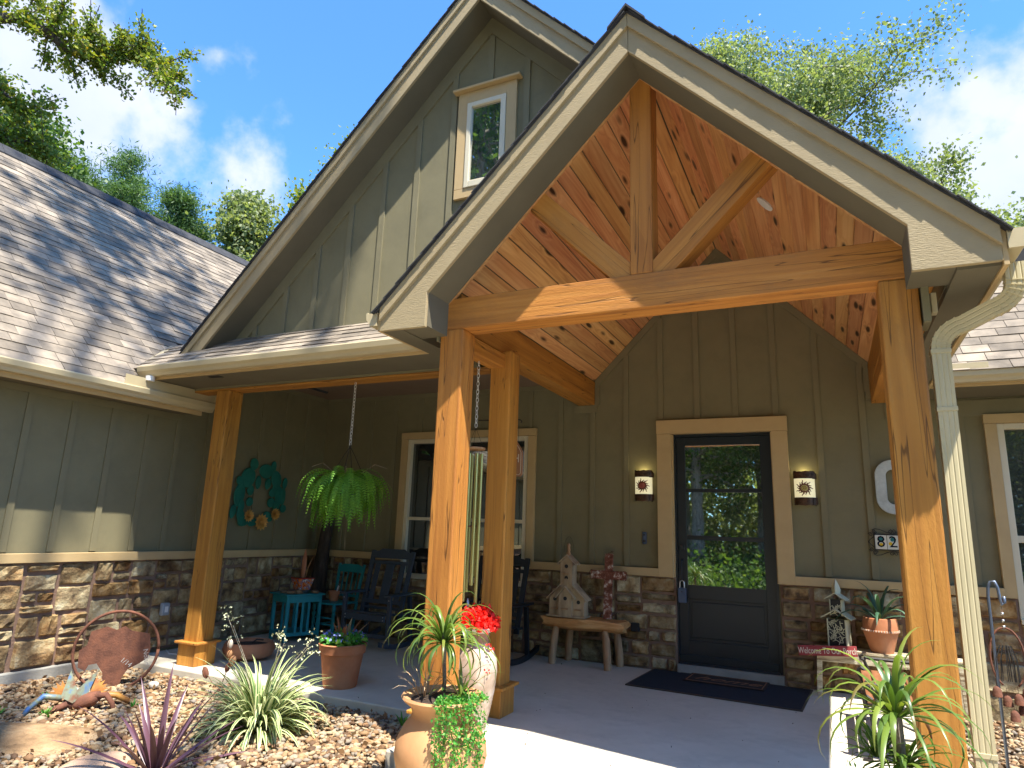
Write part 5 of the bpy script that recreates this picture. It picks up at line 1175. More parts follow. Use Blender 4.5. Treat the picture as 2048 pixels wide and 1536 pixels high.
# tree trunk standing in the corner
t = MB(); rr = random.Random(2); pts = [(-5.02 + .0, -.22, 0), (-5.0, -.22, .4), (-4.98, -.21, .8), (-4.965, -.20, 1.1), (-4.93, -.19, 1.5), (-4.90, -.18, 1.9), (-4.88, -.18, 2.1)]
t.tube(pts, [.125, .115, .10, .085, .075, .065, .06], 14); t.build('tree_trunk', trunkd, smooth=True, label='rough dead tree trunk standing upright in the porch corner', cat='log')
# --- turquoise chair
t = thing('wooden_chair', 'turquoise painted kitchen chair holding a small clay pot', 'chair', (-4.42, -.52, 0), R(-4))
MB().box(-.20, .20, -.21, .20, .42, .445).build('seat', teal, t, bevel=.008)
for sx in (-1, 1):
    MB().lathe([(.016, 0), (.018, .1), (.024, .14), (.014, .16), (.024, .2), (.018, .27), (.026, .31), (.014, .33), (.024, .36), (.022, .42)], 12, (sx * .17, -.18, 0)).build('leg', teal, t, smooth=40)
    MB().bar((sx * .175, .16, 0), (sx * .19, .20, .44), .032, .032).build('leg', teal, t, bevel=.004)
    MB().bar((sx * .19, .19, .445), (sx * .215, .27, .905), .036, .026, up=(0, 1, 0)).build('back_post', teal, t, bevel=.004)
MB().prism([(-.205, .80), (.205, .80), (.205, .875), (.12, .905), (-.12, .905), (-.205, .875)], -.01, .01).build('top_rail', teal, t, loc=(0, .258, 0), bevel=.004)
MB().box(-.19, .19, .205, .225, .49, .52).build('lower_rail', teal, t)
for k in range(4): x = -.12 + k * .08; MB().bar((x, .215, .521), (x * 1.05, .255, .80), .014, .014).build('spindle', teal, t)
for z, y in ((.18, -.18), (.26, -.18)): MB().tube([(-.165, y, z), (0, y, z), (.165, y, z)], [.008, .012, .008], 8).build('rung', teal, t, smooth=True)
MB().tube([(-.175, -.17, .16), (-.175, .16, .16)], .010, 8).build('rung', teal, t); MB().tube([(.175, -.17, .16), (.175, .16, .16)], .010, 8).build('rung', teal, t)
t = thing('flowerpot', 'small plain terracotta flowerpot with a white plant label on the chair', 'flowerpot', (-4.46, -.50, .446))
MB().lathe([(0, 0), (.052, 0), (.066, .085), (.078, .086), (.082, .125), (.072, .127), (.068, .10), (0, .10)], 20).build('pot', terra, t, smooth=40)
MB().box(-.012, .012, -.001, .001, 0, .13).build('plant_label', whitep, t, loc=(.03, 0, .085), rot=(R(12), R(28), 0))

# --- rocking chairs
def rocker(label, loc, rz, m):
    t = thing('rocking_chair', label, 'rocking chair', loc, rz, 'rocking chairs on the porch')
    W = .33
    for sx in (-1, 1):
        x = sx * W
        MB().bar((x, -.25, .05), (x, -.25, .60), .05, .038, up=(0, 1, 0)).build('front_leg', m, t, bevel=.004)
        MB().bar((x * .86, .02, .30), (x * .92, .225, 1.11), .055, .035, up=(0, 1, 0)).build('back_post', m, t, bevel=.004)
        MB().bar((x, .22, .05), (x, .16, .58), .05, .038, up=(0, 1, 0)).build('rear_leg', m, t, bevel=.004)
        MB().box(x - .055, x + .055, -.31, .26, .60, .625).build('arm', m, t, bevel=.008)
        b = MB(); N = 14; vs = []
        for k in range(N + 1):
            y = -.40 + .90 * k / N; z = .0 + .62 * (y - .02) ** 2 * .55
            for a, c in ((-.019, .0), (.019, .0), (.019, .055), (-.019, .055)): vs.append((x + a, y, z + c))
        b.add(vs, [(k * 4 + i, k * 4 + (i + 1) % 4, k * 4 + 4 + (i + 1) % 4, k * 4 + 4 + i) for k in range(N) for i in range(4)] + [(0, 1, 2, 3), (N * 4, N * 4 + 1, N * 4 + 2, N * 4 + 3)]); b.build('runner', m, t)
        for z in (.56, .12): MB().lathe([(0, 0), (.008, 0), (.006, .004), (0, .004)], 10).build('bolt_head', steel, t, loc=(x, -.276, z), rot=(R(90), 0, 0))
        for z in (.335, .37): MB().lathe([(0, 0), (.007, 0), (.005, .004), (0, .004)], 10).build('bolt_head', steel, t, loc=(x * .84, -.297, z), rot=(R(90), 0, 0))
    MB().box(-W + .03, W - .03, -.295, -.27, .315, .39).build('front_rail', m, t, bevel=.004); MB().box(-W + .03, W - .03, -.262, -.238, .12, .17).build('stretcher', m, t, bevel=.004)
    for k in range(5): MB().box(-W + .02, W - .02, -.27 + k * .085, -.27 + k * .085 + .075, .392 - k * .012, .412 - k * .012).build('seat_slat', m, t, bevel=.004)
    yz = lambda z: .02 + (z - .36) * .27
    o = MB().prism([(-.285, -.045), (.285, -.045), (.285, .035), (.22, .045), (.17, .075), (-.17, .075), (-.22, .045), (-.285, .035)], -.014, .014).build('top_rail', m, t, loc=(0, yz(1.06), 1.06), rot=(R(-15), 0, 0), bevel=.004)
    for z, h in ((.965, .04), (.50, .05), (.43, .03)): MB().box(-.27, .27, -.012, .012, -h / 2, h / 2).build('cross_rail', m, t, loc=(0, yz(z), z), rot=(R(-15), 0, 0), bevel=.003)
    for x, w in ((-.19, .07), (0, .125), (.19, .07)): MB().bar((x, yz(.52), .52), (x, yz(.95), .95), w, .016, up=(0, 1, 0)).build('back_slat', m, t, bevel=.003) if False else MB().box(x - w / 2, x + w / 2, -.008, .008, -.235, .235).build('back_slat', m, t, loc=(x * 0, yz(.735), .735), rot=(R(-15), 0, 0), bevel=.003)
    return t
rocker('slate blue slatted rocking chair standing beside the turquoise chair', (-3.64, -.62, .0), 0, navy)
rocker('black slatted rocking chair mostly hidden behind the middle post', (-2.06, -.62, .0), R(-2), darkc)

# --- pot with blue flowers
t = thing('planter', 'terracotta pot of blue flowers and rust coloured metal leaves at the porch edge', 'planter', (-2.64, -2.50, 0))
MB().lathe([(0, 0), (.145, 0), (.150, .012), (.190, .285), (.205, .29), (.212, .35), (.218, .365), (.205, .372), (.195, .345), (0, .335)], 32).build('pot', terra, t, smooth=40)
b = MB(); blades(b, 90, .14, .006, (0, 0, .335), .9, .6, 5, segs=3, up=.9, rbase=.05)
for i in range(60):
    pass
b.build('foliage', greenlt, t, fix=False)
rng = np.random.default_rng(5); n = 360; a = rng.uniform(0, 6.28, n); r = .19 * np.sqrt(rng.uniform(0, 1, n)); P = np.stack([r * np.cos(a), r * np.sin(a), .36 + rng.uniform(0, .07, n) + .02 * np.cos(r * 8)], 1)
leaves('green_sprigs', P, .055, greenlt, t, 6)
P = np.stack([r * np.cos(a + 1), r * np.sin(a + 1), .40 + rng.uniform(0, .06, n)], 1)[:230]; leaves('blue_flowers', P, .028, bluefl, t, 7)
b = MB()
for az, el, L, W, c in ((0, 1.45, .27, .028, .95), (.4, 1.15, .28, .026, .45), (3.4, 1.25, .22, .026, .5), (3.0, 1.35, .27, .015, .2), (.2, .85, .32, .016, .8), (2, 1.2, .2, .02, .3), (5.3, 1.1, .22, .024, .4)): metal_leaf(b, (.05 * math.cos(az), .03 * math.sin(az), .33), az, el, L, W, c)
b.build('metal_leaves', rustleaf, t, fix=False, smooth=True)
# bowl behind post
t = thing('planter_bowl', 'low wide terracotta bowl of dark soil behind the leftmost post', 'planter', (-4.22, -2.08, 0))
MB().lathe([(0, 0), (.15, 0), (.24, .04), (.265, .10), (.25, .155), (.235, .175), (.215, .165), (.205, .13), (0, .12)], 32).build('bowl', terra, t, smooth=40)
MB().lathe([(.205, .14), (.12, .155), (0, .16)], 20).build('soil', soil, t); MB().tube([(.02, 0, .15), (.08, .02, .2), (.16, .03, .2)], .008, 5).build('twig', soil, t)
# tall vase with red flowers
t = thing('tall_vase', 'tall whitewashed clay vase of red flowers between the two posts', 'vase', (-1.005, -2.98, 0))
MB().lathe([(0, 0), (.085, 0), (.09, .015), (.118, .12), (.148, .27), (.162, .40), (.155, .49), (.125, .55), (.098, .58), (.092, .60)], 36).build('vase_body', vasem, t, smooth=60)
MB().lathe([(.092, .60), (.090, .63), (.096, .665), (.10, .672)], 32).build('neck', mat('brown_clay_neck', [(.26, .15, .09), (.36, .22, .14)], scale=9, bump=.2), t, smooth=60)
MB().lathe([(.10, .672), (.128, .69), (.142, .705), (.132, .712), (.105, .695), (.09, .66), (0, .65)], 32).build('rim', mat('chalk_white', [(.62, .60, .55), (.75, .74, .70)], scale=12, bump=.2), t, smooth=60)
rng = np.random.default_rng(9); n = 1500; d = rng.normal(size=(n, 3)); d /= np.linalg.norm(d, axis=1)[:, None]; d[:, 2] = np.abs(d[:, 2]); P = d * np.array([.165, .165, .155]) * rng.uniform(.5, 1.02, n)[:, None] ** .5 + np.array([0, 0, .70]); leaves('flowers', P, .036, redfl, t, 3)
P = np.array([[.14, -.08, .60], [.155, -.09, .58], [.15, -.1, .42], [.19, -.08, .27], [.15, -.05, .63]]); leaves('stray_blooms', np.repeat(P[:3], 9, 0) + rng.normal(size=(27, 3)) * .008, .018, redfl, t, 4)
# big urn with dracaena
t = thing('clay_urn', 'round weathered clay urn holding a spiky dracaena and trailing green vine', 'planter', (-.655, -4.02, -.10))
MB().lathe([(0, 0), (.12, 0), (.17, .05), (.245, .17), (.268, .26), (.262, .33), (.225, .41), (.188, .455), (.178, .48), (.19, .515), (.235, .55), (.248, .565), (.240, .578), (.215, .57), (.19, .545), (0, .52)], 44, wob=.012, seed=3).build('urn_body', terra2, t, smooth=60)
for a in (2.6, 5.9):
    MB().tube([((.19 + .05 * math.sin(x)) * math.cos(a) + .0, (.19 + .05 * math.sin(x)) * math.sin(a), .555 - .13 * x / math.pi) for x in [math.pi * k / 8 for k in range(9)]], .016, 8).build('handle', terra2, t, smooth=True)
MB().lathe([(.21, .545), (.12, .56), (0, .565)], 20).build('soil', soil, t)
b = blades(MB(), 64, .52, .0125, (-.02, .0, .86), 3.1, 1.05, 31, segs=10, up=.98, fold=.35, rbase=.012, arch=1.0, lenj=.45); blades(b, 16, .30, .0075, (.09, .05, .56), 1.8, .7, 8, up=.95); b.build('dracaena_leaves', blade, t, fix=False, smooth=True)
MB().tube([(-.01, .01, .55), (0, 0, .65), (-.01, 0, .75), (-.02, 0, .90)], [.014, .012, .012, .02], 8).build('stem', bark, t)
b = MB(); blades(b, 26, .22, .004, (-.12, -.02, .56), 1.6, .6, 12, segs=4, up=.9, rbase=.04); b.build('dry_grass', greyw, t, fix=False)
rng = np.random.default_rng(13); Pm = []
for s_ in range(13):
    a = -1.24 + s_ * .088 + rng.uniform(-.03, .03); rr_ = .235 + rng.uniform(-.02, .03); x0, y0 = rr_ * math.cos(a) + .02, rr_ * math.sin(a); ln = rng.uniform(.20, .60); N = int(ln / .0085)
    for k in range(N):
        tt = k / N; z_ = .59 - ln * tt; out = .03 * math.sin(min(1, tt * 3) * 1.57) + .02 * math.sin(tt * 9 + s_)
        for j in range(3): Pm.append((x0 + math.cos(a) * out + rng.normal() * .008, y0 + math.sin(a) * out + rng.normal() * .008, z_ + rng.normal() * .004))
for k in range(700): a = rng.uniform(-1.35, .3); q = rng.uniform(.12, .25); Pm.append((q * math.cos(a) + .02, q * math.sin(a), .585 + rng.normal() * .012))
leaves('trailing_vine', np.array(Pm), .0185, greenlt, t, 14)
# right dracaena
t = thing('potted_dracaena', 'spiky dracaena with arching striped leaves in front of the right post', 'potted plant', (1.655, -4.10, -.10))
MB().lathe([(0, .12), (.12, .12), (.155, .40), (.175, .42), (.18, .47), (.165, .475), (.155, .44), (0, .43)], 28).build('pot', terra, t, smooth=40)
MB().lathe([(0, 0), (.15, 0), (.11, .06), (.15, .119), (0, .119)], 20).build('pot_stand', found, t, smooth=40)
b = blades(MB(), 50, .50, .0135, (0, 0, .80), 2.5, .95, 77, segs=10, up=.98, fold=.35, rbase=.012, lenj=.4); b.build('dracaena_leaves', blade, t, fix=False, smooth=True)
b = blades(MB(), 40, .20, .008, (-.08, .03, .62), 1.8, .9, 7, segs=5, up=.95); blades(b, 40, .34, .012, (.02, .03, .60), 2.8, 1.0, 9, segs=7, up=.7); b.build('lower_leaves', leafdk, t, fix=False, smooth=True)
MB().tube([(0, 0, .42), (.01, 0, .6), (0, 0, .82)], [.018, .016, .022], 8).build('stem', bark, t)
P = rng.normal(size=(420, 3)) * np.array([.055, .045, .022]) + np.array([-.125, -.10, .53]); leaves('bright_sedum', P, .024, greenlt, t, 5)

# ============================================================ GARDEN BEDS
def gravel(name, regions, n, seed, avoid, z0, label=None, scale=(.012, .032)):
    v1, f1 = ico1()[0]; rng = np.random.default_rng(seed); P = []
    for (x0, x1, y0, y1), wgt in regions:
        k = int(n * wgt); q = np.stack([rng.uniform(x0, x1, k), rng.uniform(y0, y1, k)], 1)
        keep = np.ones(k, bool)
        for a in avoid: keep &= ~((q[:, 0] > a[0]) & (q[:, 0] < a[1]) & (q[:, 1] > a[2]) & (q[:, 1] < a[3]))
        P.append(q[keep])
    P = np.concatenate(P); n = len(P); s = scale[0] + (scale[1] - scale[0]) * rng.beta(1.3, 3.0, n)
    Z = z0 + rng.uniform(-.012, .016, n) + .012 * np.sin(P[:, 0] * 3.1) * np.sin(P[:, 1] * 2.3)
    S = np.stack([s * rng.uniform(.85, 1.5, n), s * rng.uniform(.7, 1.1, n), s * rng.uniform(.45, .75, n)], 1)
    Rm = randrot(rng, n); az = rng.uniform(0, 6.28, n); tl = rng.normal(0, .3, n)
    Rz = np.zeros((n, 3, 3)); c, s_ = np.cos(az), np.sin(az); Rz[:, 0, 0] = c; Rz[:, 0, 1] = -s_; Rz[:, 1, 0] = s_; Rz[:, 1, 1] = c; Rz[:, 2, 2] = 1
    Rx = np.zeros((n, 3, 3)); c, s_ = np.cos(tl), np.sin(tl); Rx[:, 0, 0] = 1; Rx[:, 1, 1] = c; Rx[:, 1, 2] = -s_; Rx[:, 2, 1] = s_; Rx[:, 2, 2] = c
    base = v1[None] * (1 + .14 * rng.normal(size=(n, len(v1), 1))); V = base * S[:, None, :]; V = np.einsum('nij,nkj->nki', Rz @ Rx, V) + np.concatenate([P, Z[:, None]], 1)[:, None, :]
    F = (f1[None] + (np.arange(n) * len(v1))[:, None, None]).reshape(-1, 3)
    return npmesh(name, V.reshape(-1, 3), F, pebm, None, {'c': np.repeat(rng.uniform(0, 1, n), len(v1))}, smooth=True, label=label, cat='gravel', kind='stuff')

ico1()
gravel('gravel', [((-5.2, -1.25, -5.5, -2.84), 1.0)], 16500, 3, [(-1.30, 9, -3.72, 0)], -.068, 'brown and tan river pebbles filling the left garden bed', scale=(.008, .043))
gravel('gravel', [((2.24, 4.2, -4.6, -.1), 1.0)], 5200, 4, [], -.068, 'tan river pebbles filling the garden bed right of the downspout')

# rusty ring with state shaped plate
t = thing('metal_yard_art', 'rusty iron ring around a cut out plate map standing in the gravel', 'sculpture', (-4.42, -3.44, -.075), R(48))
Rr = .335; b = MB(); b.tube([(Rr * math.cos(a), 0, .325 + Rr * math.sin(a)) for a in [2 * math.pi * k / 48 for k in range(49)]], .013, 8); b.build('ring', rust, t, smooth=True)
pl = [(-.06, .02), (.06, .02), (.075, .10), (.11, .16), (.20, .21), (.255, .25), (.27, .33), (.25, .46), (.10, .49), (.04, .53), (-.02, .50), (-.10, .53), (-.22, .49), (-.235, .38), (-.29, .33), (-.28, .19), (-.22, .16), (-.20, .21), (-.14, .22), (-.085, .14), (-.075, .08)]
MB().prism(pl, -.004, .003).build('plate', rust, t)
for s_, x, z, r_ in (('Nolan', .245, .26, -78), ('1/14', .09, .22, -35)):
    M = facing((x, -.0055, z)); M = Matrix.Translation((x, -.0055, z)) @ Matrix.Rotation(R(-r_), 4, 'Y') @ Matrix(((1, 0, 0), (0, 0, -1), (0, 1, 0))).to_4x4(); text('cut_lettering', s_, .058, mat('bare_metal_%d' % r_, [(.42, .38, .34)], rough=.5, bump=0), t, M, ext=.0006)
b = MB(); pts = [(-.28 + .56 * k / 10, -.05 - .06 * math.sin(math.pi * k / 10), .012) for k in range(11)]
for k in range(10): b.bar(pts[k], pts[k + 1], .05, .008)
b.build('base_strap', rust, t); MB().bar((-.22, -.01, .16), (-.33, -.02, 0), .03, .006).build('leg_strap', rust, t); MB().tube([(0, -.004, 0), (0, -.004, .06)], .010, 6).build('stake', rust, t)

# metal frog-lizard
t = thing('metal_creature', 'painted metal frog like creature with pointed open jaws crouching on the gravel', 'sculpture', (-3.98, -4.02, -.06), R(50))
b = MB(); b.tube([(-.09, 0, .05), (0, 0, .045), (.10, 0, .07), (.16, 0, .10)], [.03, .058, .055, .03], 10); b.build('body', rust, t, smooth=True)
def jaw(b, pts):
    b.add(pts, [(0, 1, 2), (0, 2, 3)])
b = MB(); O_ = (-.02, -.06, .06); jaw(b, [O_, (-.11, -.03, .10), (-.075, .03, .285), (-.005, -.03, .15)]); jaw(b, [O_, (.07, .0, .12), (.115, .06, .285), (-.005, -.03, .15)]); jaw(b, [O_, (-.11, -.03, .10), (-.05, .05, .16), (.07, .0, .12)]); b.build('jaws', blueph, t, fix=False)
m_ = b
def petals(b, c, n, L, W, a0, a1, tilt, yy):
    for k in range(n):
        a = a0 + (a1 - a0) * k / (n - 1); ca, sa = math.cos(a), math.sin(a)
        b.add([c, (c[0] + ca * L * .6 - sa * W, c[1] + yy * .6, c[2] + sa * L * .6 + ca * W), (c[0] + ca * L, c[1] + yy, c[2] + sa * L), (c[0] + ca * L * .6 + sa * W, c[1] + yy * .6, c[2] + sa * L * .6 - ca * W)], [(0, 1, 2, 3)])
b = MB(); petals(b, (-.09, .02, .10), 6, .12, .016, 1.2, 2.9, 0, .02); petals(b, (.08, .03, .11), 6, .12, .016, .2, 1.6, 0, .03); b.build('collar_petals', orangem, t, fix=False)
for pts, mm in (([(-.10, -.01, .09), (-.22, -.03, .115), (-.30, -.05, .04), (-.33, -.09, -.01)], blueph), ([(.08, -.01, .09), (.20, -.03, .10), (.25, -.06, .04), (.27, -.10, -.02)], rust), ([(-.06, -.04, .05), (-.12, -.07, .03), (-.16, -.09, -.01)], rust), ([(.14, .04, .09), (.26, .08, .07), (.36, .06, .02)], orangem)):
    MB().tube(pts, [.024, .024, .020, .014][:len(pts)], 8).build('leg', mm, t, smooth=True)
MB().tube([(-.335, -.09, -.01), (-.38, -.10, -.012)], [.016, .004], 6).build('foot', rust, t); MB().tube([(.27, -.10, -.02), (.24, -.14, -.02)], [.016, .004], 6).build('foot', rust, t)

# boulders
rock('boulder', (-3.60, -4.72, -.10), (.62, .30, .135), rockm, seed=3, sub=3, rough=.12, rz=R(24), label='long flat layered sandstone boulder at the lower left', cat='boulder')
rock('boulder', (-2.72, -4.66, -.10), (.20, .24, .07), rockp, seed=8, sub=3, rough=.08, rz=R(20), label='smooth pink beige flat boulder behind the purple blades', cat='boulder')
rock('boulder', (-4.46, -3.86, -.06), (.12, .07, .045), rockp, seed=9, sub=3, rough=.12, label='small orange beige flat rock beside the metal creature', cat='rock')
rock('rock', (-4.05, -3.30, -.02), (.045, .035, .03), mat('white_rock', [(.55, .5, .42), (.65, .6, .52)], bump=.3), seed=10, sub=3, rough=.1, label='small white rock behind the rusty iron ring', cat='rock')
for i, (x, y, sx, sy, sz, lb) in enumerate(((2.42, -3.35, .19, .12, .085, 'reddish broken boulder at the foot of the big right post'), (2.56, -2.95, .24, .15, .09, 'long layered tan boulder beside the shepherd hook'), (2.78, -2.35, .13, .10, .07, 'round pale boulder below the right window'), (2.34, -2.55, .10, .09, .06, 'small orange stone by the downspout'), (2.70, -3.45, .18, .15, .09, 'dark grey boulder at the lower right edge'), (2.50, -1.9, .09, .08, .06, 'white rounded stone near the stone wall'))):
    rock('boulder', (x, y, -.05), (sx, sy, sz), (rockp, rockm, rockp, rockm, mat('grey_boulder', [(.12, .12, .12), (.25, .24, .23)], bump=.8, bscale=12), rockp)[i], seed=i + 60, sub=3, rough=.16, label=lb, cat='boulder')

# variegated dianella with pale flowers
t = thing('variegated_lily', 'big clump of cream edged strap leaves arching over the gravel', 'plant', (-2.43, -3.66, -.07))
b = MB()
blades(b, 160, .64, .0205, (0, 0, .0), 2.1, .85, 3, segs=9, up=.98, rbase=.05, fold=.3, lenj=.4, arch=.8); blades(b, 110, .56, .021, (.03, .02, .0), 2.4, .9, 31, segs=9, up=.9, rbase=.09, fold=.3, lenj=.5); blades(b, 26, .74, .015, (.0, .0, .0), 1.3, .5, 13, segs=9, up=.98, rbase=.05, fold=.3, lenj=.25)
b.build('strap_leaves', variegm, t, fix=False, smooth=True)
st = MB(); fl = []; rr = random.Random(3)
for dx_, dy_, dz_ in ((-.42, -.02, .78), (-.36, 0, .70), (.10, .05, .66), (.16, .02, .62), (.45, .0, .68), (.36, .05, .60)):
    st.tube([(0, 0, .05), (dx_ * .45, dy_, dz_ * .62), (dx_, dy_, dz_)], .0022, 4)
    for k in range(16): fl.append((dx_ + rr.uniform(-.06, .06), dy_ + rr.uniform(-.05, .05), dz_ + rr.uniform(-.10, .07)))
st.build('flower_stems', whitew, t); leaves('flowers', np.repeat(np.array(fl), 3, 0) + np.random.default_rng(2).normal(size=(len(fl) * 3, 3)) * .004, .016, palefl, t, 2)
# purple cordyline
t = thing('purple_cordyline', 'dark purple spiky blades rising from the bottom left of the bed', 'plant', (-2.33, -4.55, -.09))
b = MB(); blades(b, 26, .66, .021, (0, 0, 0), .45, .95, 9, segs=6, up=.98, rbase=.02, fold=.5, lenj=.35); b.build('blades', purple, t, fix=False, smooth=True)
# seed pod ornament
t = thing('pod_ornament', 'curved wire stake carrying split copper and cream pods near the left post', 'garden ornament', (-3.46, -3.10, -.07))
MB().tube([(-.02, 0, 0), (.03, 0, .14), (.08, 0, .27), (.06, 0, .36), (.065, 0, .46)], .004, 5).build('wire', rust, t)
MB().tube([(0, 0, .05), (-.10, 0, .09), (-.17, 0, .15)], .003, 5).build('wire', rust, t)
for x, z, mm, r_, rx in ((.06, .43, ltr, .037, .1), (.065, .345, terra2, .036, .4), (.11, .295, terra2, .045, .5), (.06, .235, rust, .035, .3), (-.20, .165, rust, .045, -.5)):
    v, f = ico1()[1]; v = v * np.array([r_ * .8, r_ * .45, r_ * 1.15]); o = npmesh('pod', v, f, mm, t, smooth=True); o.location = (x, 0, z); o.rotation_euler = (0, rx, 0)
    q = MB().tube([(0, -r_ * .5 * math.sin(a), -r_ * 1.18 * math.cos(a)) for a in [math.pi * k / 8 for k in range(9)]], .0028, 4).build('pod_seam', rust, o)
# weeds
for i, (x, y, z, n, L, lb) in enumerate(((-4.02, -4.22, -.09, 14, .10, 'bright green weed under the metal creature'), (-4.30, -4.40, -.06, 10, .08, 'pale green seedling on the layered boulder'), (-3.72, -3.72, -.07, 8, .07, 'small green weed right of the metal creature'), (-1.62, -2.98, -.07, 9, .12, 'thin green weed at the slab edge left of the urn'), (-4.45, -3.98, -.07, 12, .09, 'low green weed left of the metal creature'))):
    t = thing('weed', lb, 'weed', (x, y, z)); b = MB(); blades(b, n, L, .010, (0, 0, 0), 1.0, .7, 50 + i, segs=4, up=.95, rbase=.006, lenj=.3); b.build('leaves', greenlt, t, fix=False)
for i, (x, y, n, L, lb) in enumerate(((3.05, -2.6, 34, .42, 'broad green leafy clump in the right bed'), (2.92, -1.7, 22, .42, 'upright green iris like leaves below the right window'), (2.92, -3.25, 26, .26, 'low dark green leaves at the lower right edge'))):
    t = thing('green_clump', lb, 'plant', (x, y, -.08)); b = MB(); blades(b, n, L, .024, (0, 0, 0), 1.9, .8, 80 + i, segs=7, up=.95, rbase=.03, lenj=.4); b.build('leaves', leafdk if i != 1 else greenlt, t, fix=False, smooth=True)

# shepherd hook and wind bell
t = thing('shepherd_hook', 'blue grey steel shepherd hook standing in the right gravel bed', 'garden hook', (2.285, -2.60, -.1))
MB().tube([(0, 0, 0), (0, 0, 1.24), (.004, 0, 1.285), (.018, 0, 1.32), (.04, 0, 1.325), (.052, 0, 1.29), (.058, 0, 1.22), (.064, 0, 1.19), (.08, 0, 1.205), (.078, 0, 1.24)], .0085, 8).build('pole', bluest, t, smooth=True)
t = thing('wind_bell', 'rusty hoop wind bell with little bells hanging from the shepherd hook', 'wind chime', (2.345, -2.60, 1.08))
b = MB(); b.tube([(0, 0, 0), (0, 0, -.12)], .0015, 4); b.tube([(.0 + .085 * math.sin(a), 0, -.29 + .17 * math.cos(a)) for a in [2 * math.pi * k / 28 for k in range(-12, 13)]], .006, 6); b.build('hoop', rust, t, smooth=True)
for z in (-.04, -.08, -.115): v, f = ico1()[1]; o = npmesh('crystal', v * .009, f, steel, t); o.location = (0, 0, z)
b = MB(); rr = random.Random(5)
for k in range(16): x = rr.uniform(-.06, .05); b.tube([(x * .5, 0, -.22), (x, rr.uniform(-.02, .02), -.30), (x * 1.1, 0, -.42)], .003, 4)
b.build('iron_strands', ironm, t)
for x, y, z in ((-.07, 0, -.47), (-.02, .02, -.52), (.03, -.01, -.50), (.075, 0, -.46), (.0, -.02, -.59), (.05, .02, -.56)):
    q = MB().lathe([(0, .06), (.012, .055), (.022, .04), (.026, 0), (.022, 0), (.0, .02)], 12).build('bell', rust, t, loc=(x, y, z - .04), smooth=40); MB().tube([(0, 0, .058), (0, 0, .10)], .0015, 3).build('bell_cord', rust, q)

# outlet, cable
t = thing('outlet_box', 'clear plastic covered outlet box on the left stone wall', 'outlet', (XL + .075, -2.40, .45))
MB().box(0, .055, -.045, .045, -.065, .065).build('cover', plastic, t, bevel=.012); MB().box(.056, .060, -.018, .018, -.03, .03).build('latch', whitep, t)
MB().tube([(XL + .09, -2.30, .012), (-5.0, -2.42, .012), (-4.8, -2.30, .012), (-4.62, -2.38, .012)], .008, 6).build('cable', whitep, smooth=True, label='white cable running along the slab behind the left post', cat='cable')
rng = np.random.default_rng(71); n = 420; X = rng.uniform(-5.1, -1.35, n); Y = rng.uniform(-5.2, -2.9, n); leaves('fallen_leaves', np.stack([X, Y, np.full(n, -.035) + rng.normal(size=n) * .004], 1), .045, mat('dry_leaf', [(.10, .05, .02), (.24, .13, .05), (.34, .22, .10)], attr='c', contrast=(0, 1), rough=.8, bump=0), None, 9, label='dry brown leaves scattered over the gravel', cat='leaf litter', kind='stuff')
# litter on the slab
P = np.array([[random.uniform(-2.5, 1.6), random.uniform(-3.4, -.3), .004] for _ in range(60)]); leaves('leaf_litter', P, .014, soil, None, 8, label='tiny specks of leaf litter scattered on the porch concrete', cat='debris', kind='stuff')

# ============================================================ TREES
def skeleton(trunk, limbs, seed, depth=3, tip_len=1.6, spread=.7, grav=-.02):
    """returns tube mesh builder and tip points; limbs: list of (point list, radius)"""
    rr = random.Random(seed); b = MB(); tips = []
    b.tube([p for p, r in trunk], [r for p, r in trunk], 10)
    def grow(p, d, L, r, k):
        n = 3; pts = [p]; q = Vector(p); dd = Vector(d)
        for i in range(n):
            dd = (dd + Vector((rr.gauss(0, .16), rr.gauss(0, .16), rr.gauss(0, .12) + grav))).normalized(); q = q + dd * (L / n); pts.append(q.copy())
            if k <= 1: tips.append((q.copy(), k))
        b.tube(pts, [r * (1 - .5 * i / n) for i in range(n + 1)], 5 if k < 2 else 6, caps=False)
        if k > 0:
            for j in range(rr.choice((2, 3, 3)) if k > 1 else 3):
                a = pts[rr.choice((1, 2, 3, 3))]; nd = (dd + Vector((rr.gauss(0, spread), rr.gauss(0, spread), rr.gauss(.05, spread * .7)))).normalized()
                grow(a, nd, L * rr.uniform(.55, .78), r * .5, k - 1)
        else: tips.append((q.copy(), 0))
    for p, d, L, r in limbs: grow(Vector(p), Vector(d).normalized(), L, r, depth)
    return b, tips
def canopy(tips, n, sig, seed, squash=.7):
    rng = np.random.default_rng(seed); T_ = np.array([t_[0][:] for t_ in tips]); idx = rng.integers(0, len(T_), n); s_ = sig * rng.uniform(.5, 1.2, len(T_))
    return T_[idx] + rng.normal(size=(n, 3)) * s_[idx][:, None] * np.array([1, 1, squash])
